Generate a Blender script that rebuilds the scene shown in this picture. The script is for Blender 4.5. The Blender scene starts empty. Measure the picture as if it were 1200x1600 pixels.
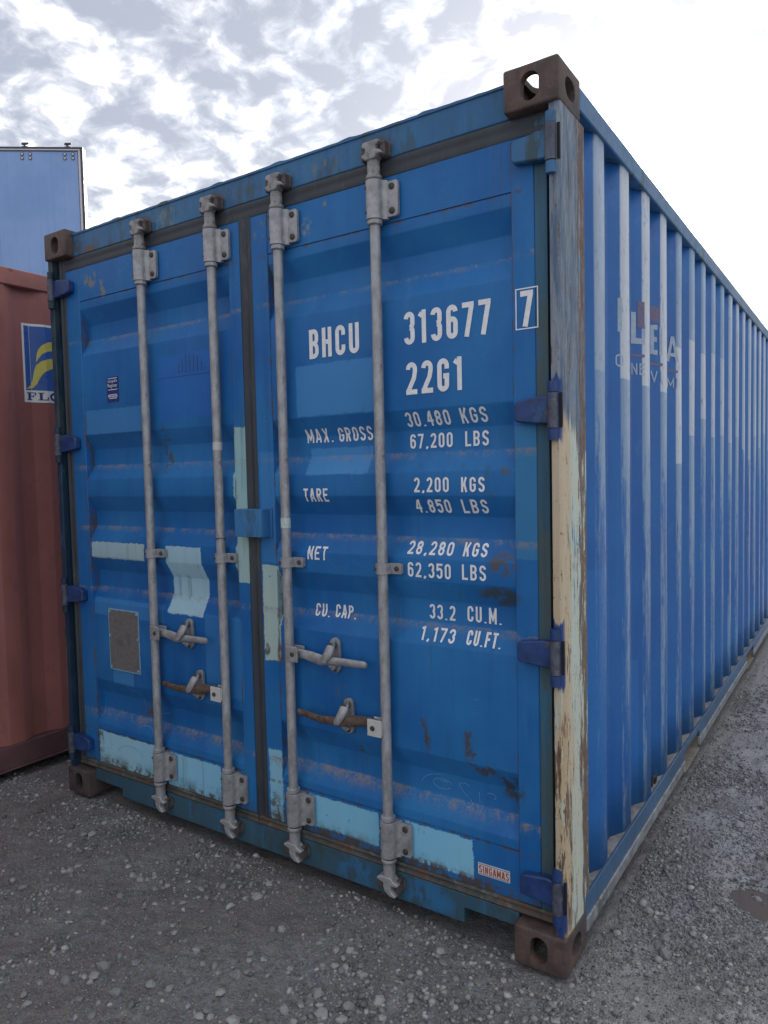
import bpy, math, random
import numpy as np
from mathutils import Vector, Matrix

S = bpy.context.scene
COL = S.collection
R = math.radians

# ------------------------------------------------------------------ camera
CAM = Vector((3.1459, -1.9369, 1.4724))
YAW, PITCH, ROLL, FPX = .5926, -.0537, -.0222, 1128.7434
f = Vector((-math.sin(YAW) * math.cos(PITCH), math.cos(YAW) * math.cos(PITCH), math.sin(PITCH)))
r0 = f.cross(Vector((0, 0, 1))).normalized()
u0 = r0.cross(f)
rv = r0 * math.cos(ROLL) + u0 * math.sin(ROLL)
uv = -r0 * math.sin(ROLL) + u0 * math.cos(ROLL)
cam_d = bpy.data.cameras.new('camera')
cam = bpy.data.objects.new('camera', cam_d)
COL.objects.link(cam)
M4 = Matrix((rv, uv, -f)).transposed().to_4x4()
M4.translation = CAM
cam.matrix_world = M4
cam_d.sensor_fit = 'VERTICAL'
cam_d.sensor_height = 24.0
cam_d.lens = FPX / 1600 * 24.0
cam_d.clip_start = .05
cam_d.clip_end = 5000
S.camera = cam
S.render.resolution_x, S.render.resolution_y = 768, 1024

# ------------------------------------------------------------------ light
SUN_EL, SUN_AZ = R(19.0), R(-15.0)          # azimuth from +y towards +x
SD = Vector((math.sin(SUN_AZ) * math.cos(SUN_EL), math.cos(SUN_AZ) * math.cos(SUN_EL), math.sin(SUN_EL)))
sun_d = bpy.data.lights.new('sun', 'SUN')
sun_d.energy = 2.2
sun_d.angle = R(.5)
sun_d.color = (1, .95, .86)
sun = bpy.data.objects.new('sun', sun_d)
COL.objects.link(sun)
sun.rotation_euler = SD.to_track_quat('Z', 'Y').to_euler()
sun.location = SD * 40
S.view_settings.view_transform = 'Standard'
S.view_settings.look = 'None'
S.view_settings.exposure = 1.05
S.view_settings.gamma = 1
S.view_settings.use_curve_mapping = False
S.cycles.max_bounces = 6
S.cycles.use_denoising = True


# ------------------------------------------------------------------ node helper
class NT:
    def __init__(s, tree):
        s.t = tree

    def n(s, kind, **kw):
        nd = s.t.nodes.new(kind)
        for k, v in kw.items():
            setattr(nd, k, v)
        return nd

    def put(s, sock, v):
        if isinstance(v, bpy.types.NodeSocket):
            s.t.links.new(v, sock)
        elif v is not None:
            if hasattr(sock.default_value, '__len__') and not hasattr(v, '__len__'):
                v = (v,) * len(sock.default_value)
            if hasattr(sock.default_value, '__len__') and len(sock.default_value) == 4 and len(v) == 3:
                v = (*v, 1)
            sock.default_value = v

    def m(s, op, a, b=None, c=None, clamp=False):
        nd = s.n('ShaderNodeMath', operation=op, use_clamp=clamp)
        s.put(nd.inputs[0], a)
        if b is not None: s.put(nd.inputs[1], b)
        if c is not None: s.put(nd.inputs[2], c)
        return nd.outputs[0]

    def vm(s, op, a, b=None):
        nd = s.n('ShaderNodeVectorMath', operation=op)
        s.put(nd.inputs[0], a)
        if b is not None: s.put(nd.inputs[1], b)
        return nd.outputs[1] if op in ('DOT_PRODUCT', 'LENGTH') else nd.outputs[0]

    def mix(s, fac, a, b, mode='MIX'):
        nd = s.n('ShaderNodeMix', data_type='RGBA', blend_type=mode)
        nd.clamp_factor = True
        s.put(nd.inputs[0], fac)
        s.put(nd.inputs[6], a)
        s.put(nd.inputs[7], b)
        return nd.outputs[2]

    def noise(s, vec, scale=5, detail=3, rough=.55, dist=0):
        nd = s.n('ShaderNodeTexNoise')
        s.put(nd.inputs['Vector'], vec)
        nd.inputs['Scale'].default_value = scale
        nd.inputs['Detail'].default_value = detail
        nd.inputs['Roughness'].default_value = rough
        nd.inputs['Distortion'].default_value = dist
        return nd.outputs[0]

    def obj(s):
        return s.n('ShaderNodeTexCoord').outputs['Object']

    def scale(s, vec, k):
        return s.vm('MULTIPLY', vec, k)

    def sep(s, vec):
        nd = s.n('ShaderNodeSeparateXYZ')
        s.put(nd.inputs[0], vec)
        return nd.outputs

    def comb(s, x, y, z):
        nd = s.n('ShaderNodeCombineXYZ')
        for i, v in enumerate((x, y, z)): s.put(nd.inputs[i], v)
        return nd.outputs[0]

    def ss(s, v, lo, hi, a=0., b=1.):
        nd = s.n('ShaderNodeMapRange', interpolation_type='SMOOTHSTEP')
        s.put(nd.inputs[0], v)
        nd.inputs[1].default_value = lo
        nd.inputs[2].default_value = hi
        nd.inputs[3].default_value = a
        nd.inputs[4].default_value = b
        return nd.outputs[0]

    def band(s, v, lo, hi, soft):
        return s.m('MULTIPLY', s.ss(v, lo - soft, lo + soft), s.ss(v, hi - soft, hi + soft, 1., 0.))

    def box(s, x, z, b, soft):
        return s.m('MULTIPLY', s.band(x, b[0], b[1], soft), s.band(z, b[2], b[3], soft))


MATS = {}


def material(name):
    mt = bpy.data.materials.new(name)
    mt.use_nodes = True
    t = NT(mt.node_tree)
    bs = mt.node_tree.nodes['Principled BSDF']
    MATS[name] = mt
    return mt, t, bs


def bump(t, bs, h, strength=.3, dist=.002):
    nd = t.n('ShaderNodeBump')
    nd.inputs['Strength'].default_value = strength
    nd.inputs['Distance'].default_value = dist
    t.put(nd.inputs['Height'], h)
    t.t.links.new(nd.outputs[0], bs.inputs['Normal'])


# ------------------------------------------------------------------ sky
world = bpy.data.worlds.new('World')
S.world = world
world.use_nodes = True
w = NT(world.node_tree)
bg = world.node_tree.nodes['Background']
SKY_K = .1
bg.inputs['Strength'].default_value = SKY_K
sky = w.n('ShaderNodeTexSky', sky_type='NISHITA', sun_disc=False)
sky.sun_elevation = SUN_EL
sky.sun_rotation = SUN_AZ
sky.dust_density = 1.5
d = w.n('ShaderNodeTexCoord').outputs['Generated']
dx, dy, dz = w.sep(d)
den = w.m('ADD', w.m('MAXIMUM', dz, 0.), .24)
p = w.comb(w.m('DIVIDE', dx, den), w.m('DIVIDE', dy, den), 0.)
warp = w.n('ShaderNodeTexNoise')
w.put(warp.inputs['Vector'], p)
warp.inputs['Scale'].default_value = 7.
warp.inputs['Detail'].default_value = 2
pw = w.vm('ADD', p, w.scale(w.vm('SUBTRACT', warp.outputs['Color'], (.5, .5, .5)), (.10, .10, 0)))
n1 = w.noise(pw, 11.5, 6, .54)
n2 = w.noise(p, 1.6, 2, .5)
n3 = w.noise(w.vm('ADD', pw, (3.1, 7.7, 0)), 21., 7, .62)
cv = w.m('ADD', w.m('MULTIPLY', n1, .62), w.m('ADD', w.m('MULTIPLY', n2, .27), w.m('MULTIPLY', n3, .22)))
cover = w.ss(cv, .478, .61)
thick = w.ss(cv, .54, .67)
sdot = w.m('MAXIMUM', w.vm('DOT_PRODUCT', d, tuple(SD)), 0.)
g1 = w.m('POWER', sdot, 13.)
g2 = w.m('POWER', sdot, 60.)
g3 = w.m('POWER', sdot, 500.)
glow = w.m('ADD', w.m('MULTIPLY', g1, .48), w.m('ADD', w.m('MULTIPLY', g2, 1.5), w.m('MULTIPLY', g3, 9.)))
ccol = w.mix(thick, (4.1, 4.25, 4.7), (6.9, 6.85, 6.8))
ccol = w.vm('MULTIPLY', ccol, w.comb(*(w.m('ADD', glow, 1.),) * 3))
veil = w.mix(.9, sky.outputs[0], w.vm('MULTIPLY', (2.35, 2.55, 3.05), w.comb(*(w.m('ADD', w.m('MULTIPLY', glow, .5), 1.),) * 3)))
w.t.links.new(w.mix(cover, veil, ccol), bg.inputs['Color'])


# ------------------------------------------------------------------ mesh builder
class MB:
    def __init__(s):
        s.v, s.f, s.mi = [], [], []
        s.cur = 0

    def add(s, vs, fs):
        o = len(s.v)
        s.v += [tuple(q) for q in vs]
        s.f += [tuple(i + o for i in q) for q in fs]
        s.mi += [s.cur] * len(fs)
        return s

    def box(s, x0, x1, y0, y1, z0, z1):
        return s.add([(x0, y0, z0), (x1, y0, z0), (x1, y1, z0), (x0, y1, z0), (x0, y0, z1), (x1, y0, z1), (x1, y1, z1), (x0, y1, z1)],
                     [(0, 3, 2, 1), (4, 5, 6, 7), (0, 1, 5, 4), (1, 2, 6, 5), (2, 3, 7, 6), (3, 0, 4, 7)])

    def prism(s, poly, axis, a, b):
        """extrude a counter-clockwise polygon along axis; poly gives the two other coordinates in order"""
        def P(q, t):
            if axis == 'z': return (q[0], q[1], t)
            if axis == 'y': return (q[0], t, q[1])
            return (t, q[0], q[1])
        n = len(poly)
        vs = [P(q, a) for q in poly] + [P(q, b) for q in poly]
        fs = [tuple(range(n))[::-1], tuple(range(n, 2 * n))] + [(i, (i + 1) % n, n + (i + 1) % n, n + i) for i in range(n)]
        if axis == 'y': fs = [q[::-1] for q in fs]
        return s.add(vs, fs)

    def tube(s, path, rad, n=14, cap=True, sq=1.):
        path = [Vector(q) for q in path]
        if not hasattr(rad, '__len__'): rad = [rad] * len(path)
        o = len(s.v)
        vs, fs = [], []
        for i, q in enumerate(path):
            t = (path[min(i + 1, len(path) - 1)] - path[max(i - 1, 0)])
            if t.length < 1e-9: t = Vector((0, 0, 1))
            t.normalize()
            ref = Vector((0, 1, 0)) if abs(t.y) < .9 else Vector((1, 0, 0))
            a = t.cross(ref).normalized()
            b = a.cross(t)
            for k in range(n):
                an = 2 * math.pi * k / n
                vs.append(q + a * math.cos(an) * rad[i] + b * math.sin(an) * rad[i] * sq)
        for i in range(len(path) - 1):
            for k in range(n):
                fs.append((i * n + k, (i + 1) * n + k, (i + 1) * n + (k + 1) % n, i * n + (k + 1) % n))
        if cap:
            fs += [tuple(range(n)), tuple(range((len(path) - 1) * n, len(path) * n))[::-1]]
        return s.add(vs, fs)

    def bolt(s, x, y, z, r=.009, h=.006):
        s.tube([(x, y, z), (x, y - h * .6, z), (x, y - h, z)], [r, r, r * .7], 10)
        return s

    def build(s, name, mats, parent=None, bevel=0, smooth=35, seg=2, loc=None):
        me = bpy.data.meshes.new(name)
        me.from_pydata(s.v, [], s.f)
        if not isinstance(mats, (list, tuple)): mats = [mats]
        for mt in mats: me.materials.append(mt)
        if len(mats) > 1:
            me.polygons.foreach_set('material_index', s.mi)
        import bmesh
        bm = bmesh.new(); bm.from_mesh(me)
        bmesh.ops.recalc_face_normals(bm, faces=bm.faces)
        bm.to_mesh(me); bm.free()
        if smooth:
            me.polygons.foreach_set('use_smooth', [True] * len(me.polygons))
            me.set_sharp_from_angle(angle=R(smooth))
        o = bpy.data.objects.new(name, me)
        COL.objects.link(o)
        if parent: o.parent = parent
        if loc: o.location = loc
        if bevel:
            b = o.modifiers.new('bevel', 'BEVEL')
            b.width = bevel; b.segments = seg; b.limit_method = 'ANGLE'; b.angle_limit = R(40)
        return o


def empty(name, label, cat, loc=(0, 0, 0), rz=0, group=None):
    o = bpy.data.objects.new(name, None)
    o.empty_display_size = .2
    COL.objects.link(o)
    o.location = loc
    o.rotation_euler = (0, 0, rz)
    o['label'] = label
    o['category'] = cat
    if group: o['group'] = group
    return o


def link_copy(o, parent=None, loc=None):
    c = o.copy()
    COL.objects.link(c)
    if parent: c.parent = parent
    if loc: c.location = loc
    return c


W, H, LEN = 2.438, 2.591, 6.058
DY = .045                                    # door face behind the corner castings
PR = [(2.234, 2.166, 2.10, 2.03), (1.674, 1.609, 1.537, 1.474), (1.397, 1.331, 1.262, 1.197), (1.124, 1.057, .984, .915), (.558, .49, .412, .352)]
DD = .038


def door_y(x, z):
    """front surface of a door leaf at (x, z)"""
    if .188 < x < 1.13 or 1.33 < x < 2.278:
        for a, b, c, e in PR:
            if e <= z <= a:
                return DY + DD * min(1, (a - z) / (a - b), (z - e) / (c - e))
        return DY
    return DY - .003


PITCH_S, CREST0, CREST_W, SLOPE, CDEP = .2885, .362, .079, .068, .036


def side_x(y):
    """outer surface of the right side wall at y"""
    t = (y - CREST0) % PITCH_S
    if t <= CREST_W: return W - .011
    if t <= CREST_W + SLOPE: return W - .011 - CDEP * (t - CREST_W) / SLOPE
    if t >= PITCH_S - SLOPE: return W - .011 - CDEP * (PITCH_S - t) / SLOPE
    return W - .011 - CDEP


# ------------------------------------------------------------------ materials
def blue_paint(name, dust_bands=(), patches=(), spots=(), streak=1., worn=0., dirt_low=.0, base=((.009, .118, .375), (.022, .182, .455)), side=False, rough=.46, left_door=False):
    mt, t, bs = material(name)
    co = t.obj()
    x, y, z = t.sep(co)
    big = t.noise(co, 1.7, 4, .6)
    st = t.noise(t.scale(co, (22, 22, .9)), 1, 4, .6)
    fine = t.noise(co, 55, 4, .6)
    edge = t.noise(t.scale(co, (1, 1, .6)), 38, 4, .62)
    c = t.mix(t.ss(big, .3, .7), base[0], base[1])
    c = t.mix(t.m('MULTIPLY', t.ss(st, .52, .78), .42 * streak), c, (.035, .20, .46))
    c = t.mix(t.m('MULTIPLY', t.ss(st, .48, .22), .38 * streak), c, (.008, .085, .30))
    # chalky scuffs
    ch = t.noise(t.scale(co, (3, 3, 1.2)), 6, 6, .7)
    c = t.mix(t.m('MULTIPLY', t.ss(ch, .56, .76), .30), c, (.07, .23, .46))
    e = t.m('MULTIPLY', t.m('SUBTRACT', edge, .5), .018)
    e2 = t.m('MULTIPLY', t.m('SUBTRACT', t.noise(co, 120, 3, .6), .5), .012)
    xe = t.m('ADD', x, t.m('ADD', e, e2))
    ze = t.m('ADD', z, t.m('ADD', t.m('MULTIPLY', e, -.9), e2))
    chip = t.ss(t.noise(co, 26, 5, .62), .655, .675)
    for b, col, a, soft, chips in patches:
        mk = t.m('MULTIPLY', t.box(xe, ze, b, soft), a)
        if chips:
            mk = t.m('MULTIPLY', mk, t.m('SUBTRACT', 1., t.m('MULTIPLY', chip, chips)))
            pc = t.mix(t.ss(st, .35, .7), tuple(q * .93 for q in col), col)
            pc = t.mix(t.ss(big, .4, .65), pc, (col[0] * .80, col[1] * .92, col[2] * 1.0))
        else:
            pc = col
        c = t.mix(mk, c, pc)
    dn = t.noise(t.scale(co, (1, 1, .5)), 14, 6, .72)
    dn2 = t.noise(co, 90, 5, .7)
    dd = t.m('ADD', t.m('MULTIPLY', dn, .6), t.m('MULTIPLY', dn2, .4))
    for z0, z1, a in dust_bands:
        mk = t.m('MULTIPLY', t.m('MULTIPLY', t.ss(z, z0, z1), t.ss(z, z1 - .004, z1 + .004, 1., 0.)), t.ss(dd, .44, .60))
        c = t.mix(t.m('MULTIPLY', mk, a), c, (.26, .235, .225))
    if side:
        # paler mottling on the ridges, stronger higher up
        crest = t.ss(x, W - .020, W - .0155)
        wn = t.noise(t.scale(co, (9, 9, .8)), 1.5, 6, .68)
        wn2 = t.noise(t.scale(co, (1, 1, .35)), 42, 5, .7)
        mottle = t.m('ADD', t.m('MULTIPLY', wn, .7), t.m('MULTIPLY', wn2, .3))
        up = t.ss(z, 1.0, 2.1)
        mk = t.m('MULTIPLY', crest, t.ss(t.m('ADD', mottle, t.m('MULTIPLY', up, .20)), .48, .60))
        c = t.mix(t.m('MULTIPLY', mk, .55), c, (.33, .45, .54))
        # remains of a white panel on the ridges
        wn_ = t.n('ShaderNodeTexWhiteNoise', noise_dimensions='1D')
        t.put(wn_.inputs['W'], t.m('FLOOR', t.m('DIVIDE', t.m('SUBTRACT', y, CREST0 - .1), PITCH_S)))
        r1, r2, r3 = t.sep(wn_.outputs['Color'])
        mid_ = t.band(y, CREST0 + PITCH_S * 3.7, CREST0 + PITCH_S * 8.6, .01)
        far_ = t.ss(y, CREST0 + PITCH_S * 3.6, CREST0 + PITCH_S * 3.7)
        zlo = t.m('ADD', t.m('SUBTRACT', 1.785, t.m('MULTIPLY', far_, .30)), t.m('MULTIPLY', r1, t.m('MULTIPLY', far_, .25)))
        zhi = t.m('SUBTRACT', 2.65, t.m('MULTIPLY', mid_, t.m('ADD', .52, t.m('MULTIPLY', r2, .16))))
        cr = t.m('MULTIPLY', t.ss(t.m('SUBTRACT', z, zlo), -.003, .003), t.ss(t.m('SUBTRACT', z, zhi), -.003, .003, 1., 0.))
        cr = t.m('MULTIPLY', cr, t.m('MULTIPLY', t.ss(y, CREST0 + .15, CREST0 + .2, .40, 1.), t.ss(y, CREST0 + PITCH_S * 2.5, CREST0 + PITCH_S * 9, 1., .40)))
        cr = t.m('MULTIPLY', t.m('MULTIPLY', cr, crest), t.band(y, .25, 5.4, .01))
        cr = t.m('MULTIPLY', cr, t.m('SUBTRACT', 1., t.m('MULTIPLY', t.ss(t.noise(t.scale(co, (8, 8, 2.5)), 6, 5, .7), .58, .63), .9)))
        c = t.mix(t.m('MULTIPLY', cr, .70), c, (.64, .66, .68))
        # brown rust along ridge edges and rub marks
        c = t.mix(t.m('MULTIPLY', t.m('MULTIPLY', crest, t.ss(wn2, .62, .70)), .7), c, (.10, .075, .055))
        c = t.mix(t.m('MULTIPLY', t.m('MULTIPLY', t.ss(z, .42, .17), t.ss(dd, .40, .62)), .45), c, (.055, .13, .18))
        # repainted lower sections on single panels
        c = t.mix(t.m('MULTIPLY', t.m('MULTIPLY', t.ss(ze, 1.145, 1.15, 1., 0.), t.band(y, -.2, .53, .005)), .35), c, (.03, .20, .55))
        c = t.mix(t.m('MULTIPLY', t.m('MULTIPLY', t.ss(ze, .725, .73, 1., 0.), t.band(y, .70, .90, .005)), .4), c, (.035, .19, .52))
    if dust_bands:
        jn = t.noise(t.scale(co, (1, 1, .3)), 24, 6, .72)
        jt = 0.
        for xc in ((.188, 1.13) if left_door else (1.33, 2.278)):
            jt = t.m('MAXIMUM', jt, t.band(t.m('ADD', x, t.m('MULTIPLY', e2, .4)), xc - .004, xc + .005, .002))
        for zc in (.321, 2.2715):
            jt = t.m('MAXIMUM', jt, t.band(t.m('ADD', z, t.m('MULTIPLY', e2, .5)), zc - .008, zc + .003, .003))
        c = t.mix(t.m('MULTIPLY', t.m('MULTIPLY', jt, t.ss(jn, .47, .58)), .75), c, (.10, .075, .05))
        # runs of dirt below the joints and a soiled lower edge
        run = t.m('MULTIPLY', t.ss(t.noise(t.scale(co, (40, 40, 1.6)), 1, 5, .7), .56, .70), t.ss(t.noise(co, 2.4, 3), .45, .6))
        c = t.mix(t.m('MULTIPLY', run, .45), c, (.05, .10, .13))
        lo_ = t.m('MULTIPLY', t.ss(z, .235, .168), t.ss(dd, .42, .6))
        c = t.mix(t.m('MULTIPLY', lo_, .8), c, (.07, .075, .055))
        # fine scratches
        sc = t.noise(t.scale(co, (6, 6, 34)), 1.7, 3, .5, 2.2)
        c = t.mix(t.m('MULTIPLY', t.band(sc, .497, .503, .0015), t.m('MULTIPLY', t.ss(t.noise(co, 3.3, 2), .52, .62), .5)), c, (.16, .33, .52))
    for sx, sz, sw, sh, th, col in spots:
        rx = t.m('DIVIDE', t.m('SUBTRACT', x, sx), sw)
        rz = t.m('DIVIDE', t.m('SUBTRACT', z, sz), sh)
        rr = t.m('ADD', t.m('MULTIPLY', rx, rx), t.m('MULTIPLY', rz, rz))
        mk = t.m('MULTIPLY', t.ss(rr, .2, 1., 1., 0.), t.ss(t.noise(t.scale(co, (1, 1, .7)), 30, 5, .7), th, th + .09))
        c = t.mix(t.m('MULTIPLY', mk, .85), c, col)
    # pin-point rust and small chips
    rs = t.ss(t.noise(t.scale(co, (1, 1, .55)), 17, 7, .74), .70, .745)
    c = t.mix(t.m('MULTIPLY', rs, .55), c, (.085, .075, .05))
    if worn:
        wr = t.noise(t.scale(co, (2, 2, .7)), 7, 7, .72)
        c = t.mix(t.m('MULTIPLY', t.ss(wr, .50, .62), worn), c, (.05, .075, .075))
        c = t.mix(t.m('MULTIPLY', t.ss(wr, .66, .72), worn), c, (.10, .055, .035))
    if dirt_low:
        c = t.mix(t.m('MULTIPLY', t.ss(z, .75, .12), dirt_low), c, (.04, .075, .095))
    t.t.links.new(c, bs.inputs['Base Color'])
    t.put(bs.inputs['Roughness'], t.ss(t.m('ADD', t.m('MULTIPLY', big, .5), t.m('MULTIPLY', fine, .5)), .3, .7, rough - .08, rough + .16))
    hgt = t.m('ADD', t.m('MULTIPLY', t.noise(co, 4, 2, .5), 3.), t.m('MULTIPLY', fine, .12))
    bs.inputs['Specular IOR Level'].default_value = .32
    bump(t, bs, hgt, .35, .002)
    return mt


PALE = (.27, .60, .78)
GREEN = (.40, .58, .56)
CREAM = (.46, .60, .55)
LITE = (.065, .27, .58)
left_patches = [
    ((.200, .566, 1.117, 1.192), (.42, .58, .62), .97, .0015, .3), ((.706, .921, .908, 1.190), (.40, .62, .72), .95, .002, .2),
    ((1.117, 1.22, 1.065, 1.658), GREEN, .97, .002, .5),
    ((.191, .64, .155, .316), (.36, .66, .80), .97, .002, .35), ((.672, .992, .155, .309), (.33, .64, .80), .97, .002, .35),
    ((.705, 1.05, 1.712, 1.968), (.03, .155, .56), .45, .004, 0), ((.198, .64, 1.674, 1.782), LITE, .65, .003, 0),
    ((.318, .460, .552, .612), LITE, .7, .002, 0), ((.2, .68, .86, .935), LITE, .5, .004, 0), ((.93, 1.14, .60, .92), LITE, .35, .004, 0),
]
right_patches = [
    ((1.258, 1.337, .781, 1.140), CREAM, .97, .002, .6), ((1.263, 1.328, .16, .44), (.33, .60, .70), .97, .003, .8),
    ((1.451, 1.761, .192, .308), PALE, .97, .003, .9), ((1.868, 2.121, .186, .311), (.29, .62, .80), .97, .002, .35),
    ((1.447, 1.79, 1.679, 1.856), LITE, .75, .003, 0), ((1.477, 1.748, 1.472, 1.566), LITE, .8, .003, 0),
    ((1.262, 1.36, 1.15, 1.56), LITE, .5, .003, 0), ((2.279, 2.36, 1.21, 1.60), (.045, .22, .42), .7, .002, 0),
]
bands = [(1.505, 1.537, .75), (1.232, 1.262, .8), (.950, .984, .7), (.362, .414, 1.), (2.075, 2.10, .7)]
RUSTY = (.085, .062, .04)
lsp = [(.70, 1.63, .05, .09, .50, (.07, .08, .05)), (.715, 1.52, .03, .08, .5, (.10, .085, .04)), (.55, .45, .10, .05, .5, (.12, .07, .04)),
       (.27, 2.36, .06, .05, .50, (.22, .21, .13)), (.36, 2.31, .05, .05, .5, (.20, .22, .16)), (.4, .17, .28, .035, .45, RUSTY), (.9, .165, .25, .025, .45, RUSTY),
       (1.16, 1.5, .03, .05, .6, RUSTY), (.20, .25, .03, .12, .5, RUSTY)]
rsp = [(2.235, 1.19, .055, .045, .40, (.10, .085, .06)), (2.22, 1.09, .09, .04, .42, (.055, .07, .06)), (2.235, 1.43, .06, .07, .55, (.10, .10, .06)),
       (2.12, .62, .03, .12, .50, RUSTY), (2.16, .54, .06, .03, .48, RUSTY), (1.95, .60, .03, .10, .52, RUSTY), (2.25, .50, .06, .06, .45, (.05, .055, .05)),
       (1.6, .17, .22, .035, .42, RUSTY), (2.0, .175, .3, .03, .42, RUSTY), (1.29, .17, .06, .12, .45, (.09, .055, .035)), (1.335, .81, .018, .05, .4, (.12, .07, .03)),
       (1.27, .82, .02, .03, .45, RUSTY), (1.29, 2.36, .03, .06, .52, (.22, .20, .13)), (1.50, 2.33, .05, .04, .52, (.25, .26, .22)), (1.60, 2.38, .03, .03, .5, (.25, .22, .16)),
       (1.62, .52, .12, .10, .55, (.08, .08, .05)), (1.62, .70, .04, .08, .55, (.12, .12, .08))]
M_DOORL = blue_paint('blue_door_paint_left', bands, left_patches, lsp, left_door=True)
M_DOORR = blue_paint('blue_door_paint_right', bands, right_patches, rsp)
M_SIDE = blue_paint('blue_side_paint', side=True, streak=.7, base=((.010, .105, .36), (.022, .145, .42)), rough=.40)
M_FRAME = blue_paint('blue_frame_paint', worn=.85, base=((.035, .125, .27), (.065, .19, .35)), streak=1.5)
M_HEAD = blue_paint('blue_header_paint', worn=.6, base=((.030, .125, .27), (.055, .185, .36)), streak=1.6, spots=[(q, 2.505, .075, .06, .40, (.06, .065, .065)) for q in (.655, 1.07, 1.406, 1.822)] + [(.80, 2.50, .09, .06, .46, (.19, .21, .17)), (.28, 2.488, .06, .022, .36, (.13, .075, .045)), (.20, 2.52, .04, .06, .42, (.08, .09, .09)), (1.25, 2.53, .12, .05, .52, (.07, .10, .12)), (1.60, 2.50, .07, .06, .5, (.16, .18, .17))])
M_RAIL = blue_paint('blue_rail_paint', worn=.35, base=((.055, .125, .23), (.075, .16, .29)), streak=.4, rough=.35)
M_SILL = blue_paint('blue_sill_paint', worn=.8, base=((.040, .095, .13), (.050, .12, .17)), streak=1.2, spots=[(1.66, .08, .10, .08, .42, (.035, .16, .34)), (1.95, .08, .13, .07, .40, (.035, .17, .36)), (1.0, .08, .06, .06, .45, (.035, .15, .32))])
M_LOCK = blue_paint('blue_lock_box_paint', worn=.5, base=((.035, .17, .40), (.06, .22, .45)))
M_JAMBL = blue_paint('shaded_blue_post_paint', worn=.7, base=((.012, .028, .055), (.02, .045, .08)), streak=.3, spots=[(.004, .62, .014, .42, .36, (.30, .15, .07)), (.02, 2.44, .03, .05, .4, (.05, .06, .07))])  # dark post paint, deepened with the shade of the door gap


def plain(name, col, rough=.5, metal=0, var=.25, scale=30, bumpy=0., spots=None, vert=1.):
    mt, t, bs = material(name)
    co = t.obj()
    n = t.noise(t.scale(co, (1, 1, vert)), scale, 6, .66)
    c = t.mix(t.ss(n, .3, .7), tuple(q * (1 - var) for q in col), tuple(min(1, q * (1 + var)) for q in col))
    if spots:
        for sc, lo, sc_col, a in spots:
            c = t.mix(t.m('MULTIPLY', t.ss(t.noise(t.scale(co, (1, 1, vert)), sc, 6, .7), lo, lo + .06), a), c, sc_col)
    t.t.links.new(c, bs.inputs['Base Color'])
    bs.inputs['Metallic'].default_value = metal
    t.put(bs.inputs['Roughness'], t.ss(n, .3, .7, rough - .1, rough + .1))
    if bumpy: bump(t, bs, n, bumpy, .003)
    return mt


M_GALV = plain('galvanised_steel', (.36, .365, .37), .52, .35, .28, 26, .15, [(60, .60, (.44, .45, .45), .6), (9, .62, (.17, .16, .15), .55), (150, .66, (.12, .11, .10), .5)])
M_GALVROD = plain('galvanised_rod', (.37, .375, .38), .5, .3, .26, 30, .12, [(70, .58, (.52, .52, .52), .6), (11, .60, (.16, .13, .10), .65), (5, .56, (.24, .23, .21), .6), (95, .62, (.16, .155, .15), .5)], .5)
M_CAM = plain('cast_cam', (.29, .285, .28), .65, .25, .4, 40, .5, [(25, .60, (.12, .075, .065), .6), (70, .6, (.42, .41, .40), .6)])
M_KEEP = plain('keeper_steel', (.10, .085, .085), .7, .1, .45, 40, .6, [(20, .55, (.09, .045, .035), .8), (60, .62, (.22, .22, .22), .5)])
M_HUBW = plain('white_painted_hub', (.55, .55, .53), .6, 0, .1, 30, .2, [(22, .60, (.14, .09, .06), .8), (60, .62, (.25, .25, .25), .6)])
M_RUSTBAR = plain('rusty_bar', (.105, .07, .055), .75, .1, .45, 45, .7, [(16, .55, (.26, .10, .045), .9), (50, .58, (.19, .16, .14), .7)])
M_BOLT = plain('dark_bolt', (.07, .06, .055), .65, .2, .4, 60, .4, [(30, .55, (.11, .06, .04), .7)])
M_GASKET = plain('rubber_gasket', (.040, .050, .060), .62, 0, .3, 12, .2, [(8, .56, (.085, .095, .10), .5), (30, .62, (.03, .06, .09), .6)], .3)
M_GASKETB = plain('dirty_sill_gasket', (.075, .075, .07), .72, 0, .45, 14, .5, [(7, .52, (.10, .06, .035), .8), (22, .56, (.17, .16, .14), .6), (40, .6, (.04, .045, .05), .8)])
M_GASKETR = plain('grimy_gasket', (.030, .115, .19), .6, 0, .35, 9, .2, [(7, .50, (.07, .095, .08), .7), (14, .6, (.03, .07, .11), .6), (30, .64, (.07, .05, .03), .6)], .16)
M_NAVY = plain('navy_hinge_paint', (.016, .050, .175), .45, 0, .3, 22, .2, [(28, .60, (.11, .075, .05), .85), (12, .57, (.03, .10, .25), .6), (60, .66, (.10, .14, .24), .6)])
M_NAVYK = plain('scuffed_knuckle', (.085, .095, .13), .5, .2, .4, 40, .3, [(30, .56, (.16, .16, .17), .8), (16, .6, (.03, .045, .18), .9)])
M_DARK = plain('dark_interior', (.012, .013, .016), .9, 0, .2)
M_CAST = plain('rusty_casting', (.105, .072, .062), .72, .05, .4, 14, .5, [(7, .52, (.05, .05, .06), .75), (26, .57, (.19, .10, .06), .6), (40, .60, (.15, .12, .11), .5), (18, .62, (.13, .065, .045), .7)])
M_CASTD = plain('dark_casting', (.075, .06, .057), .72, .05, .4, 14, .5, [(26, .58, (.16, .085, .055), .55), (7, .55, (.04, .045, .055), .8), (40, .60, (.14, .11, .10), .5)])
M_WHITE = plain('white_lettering', (.84, .85, .86), .55, 0, .07, 60, 0, [(95, .70, (.10, .2, .36), .6)])
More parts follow.
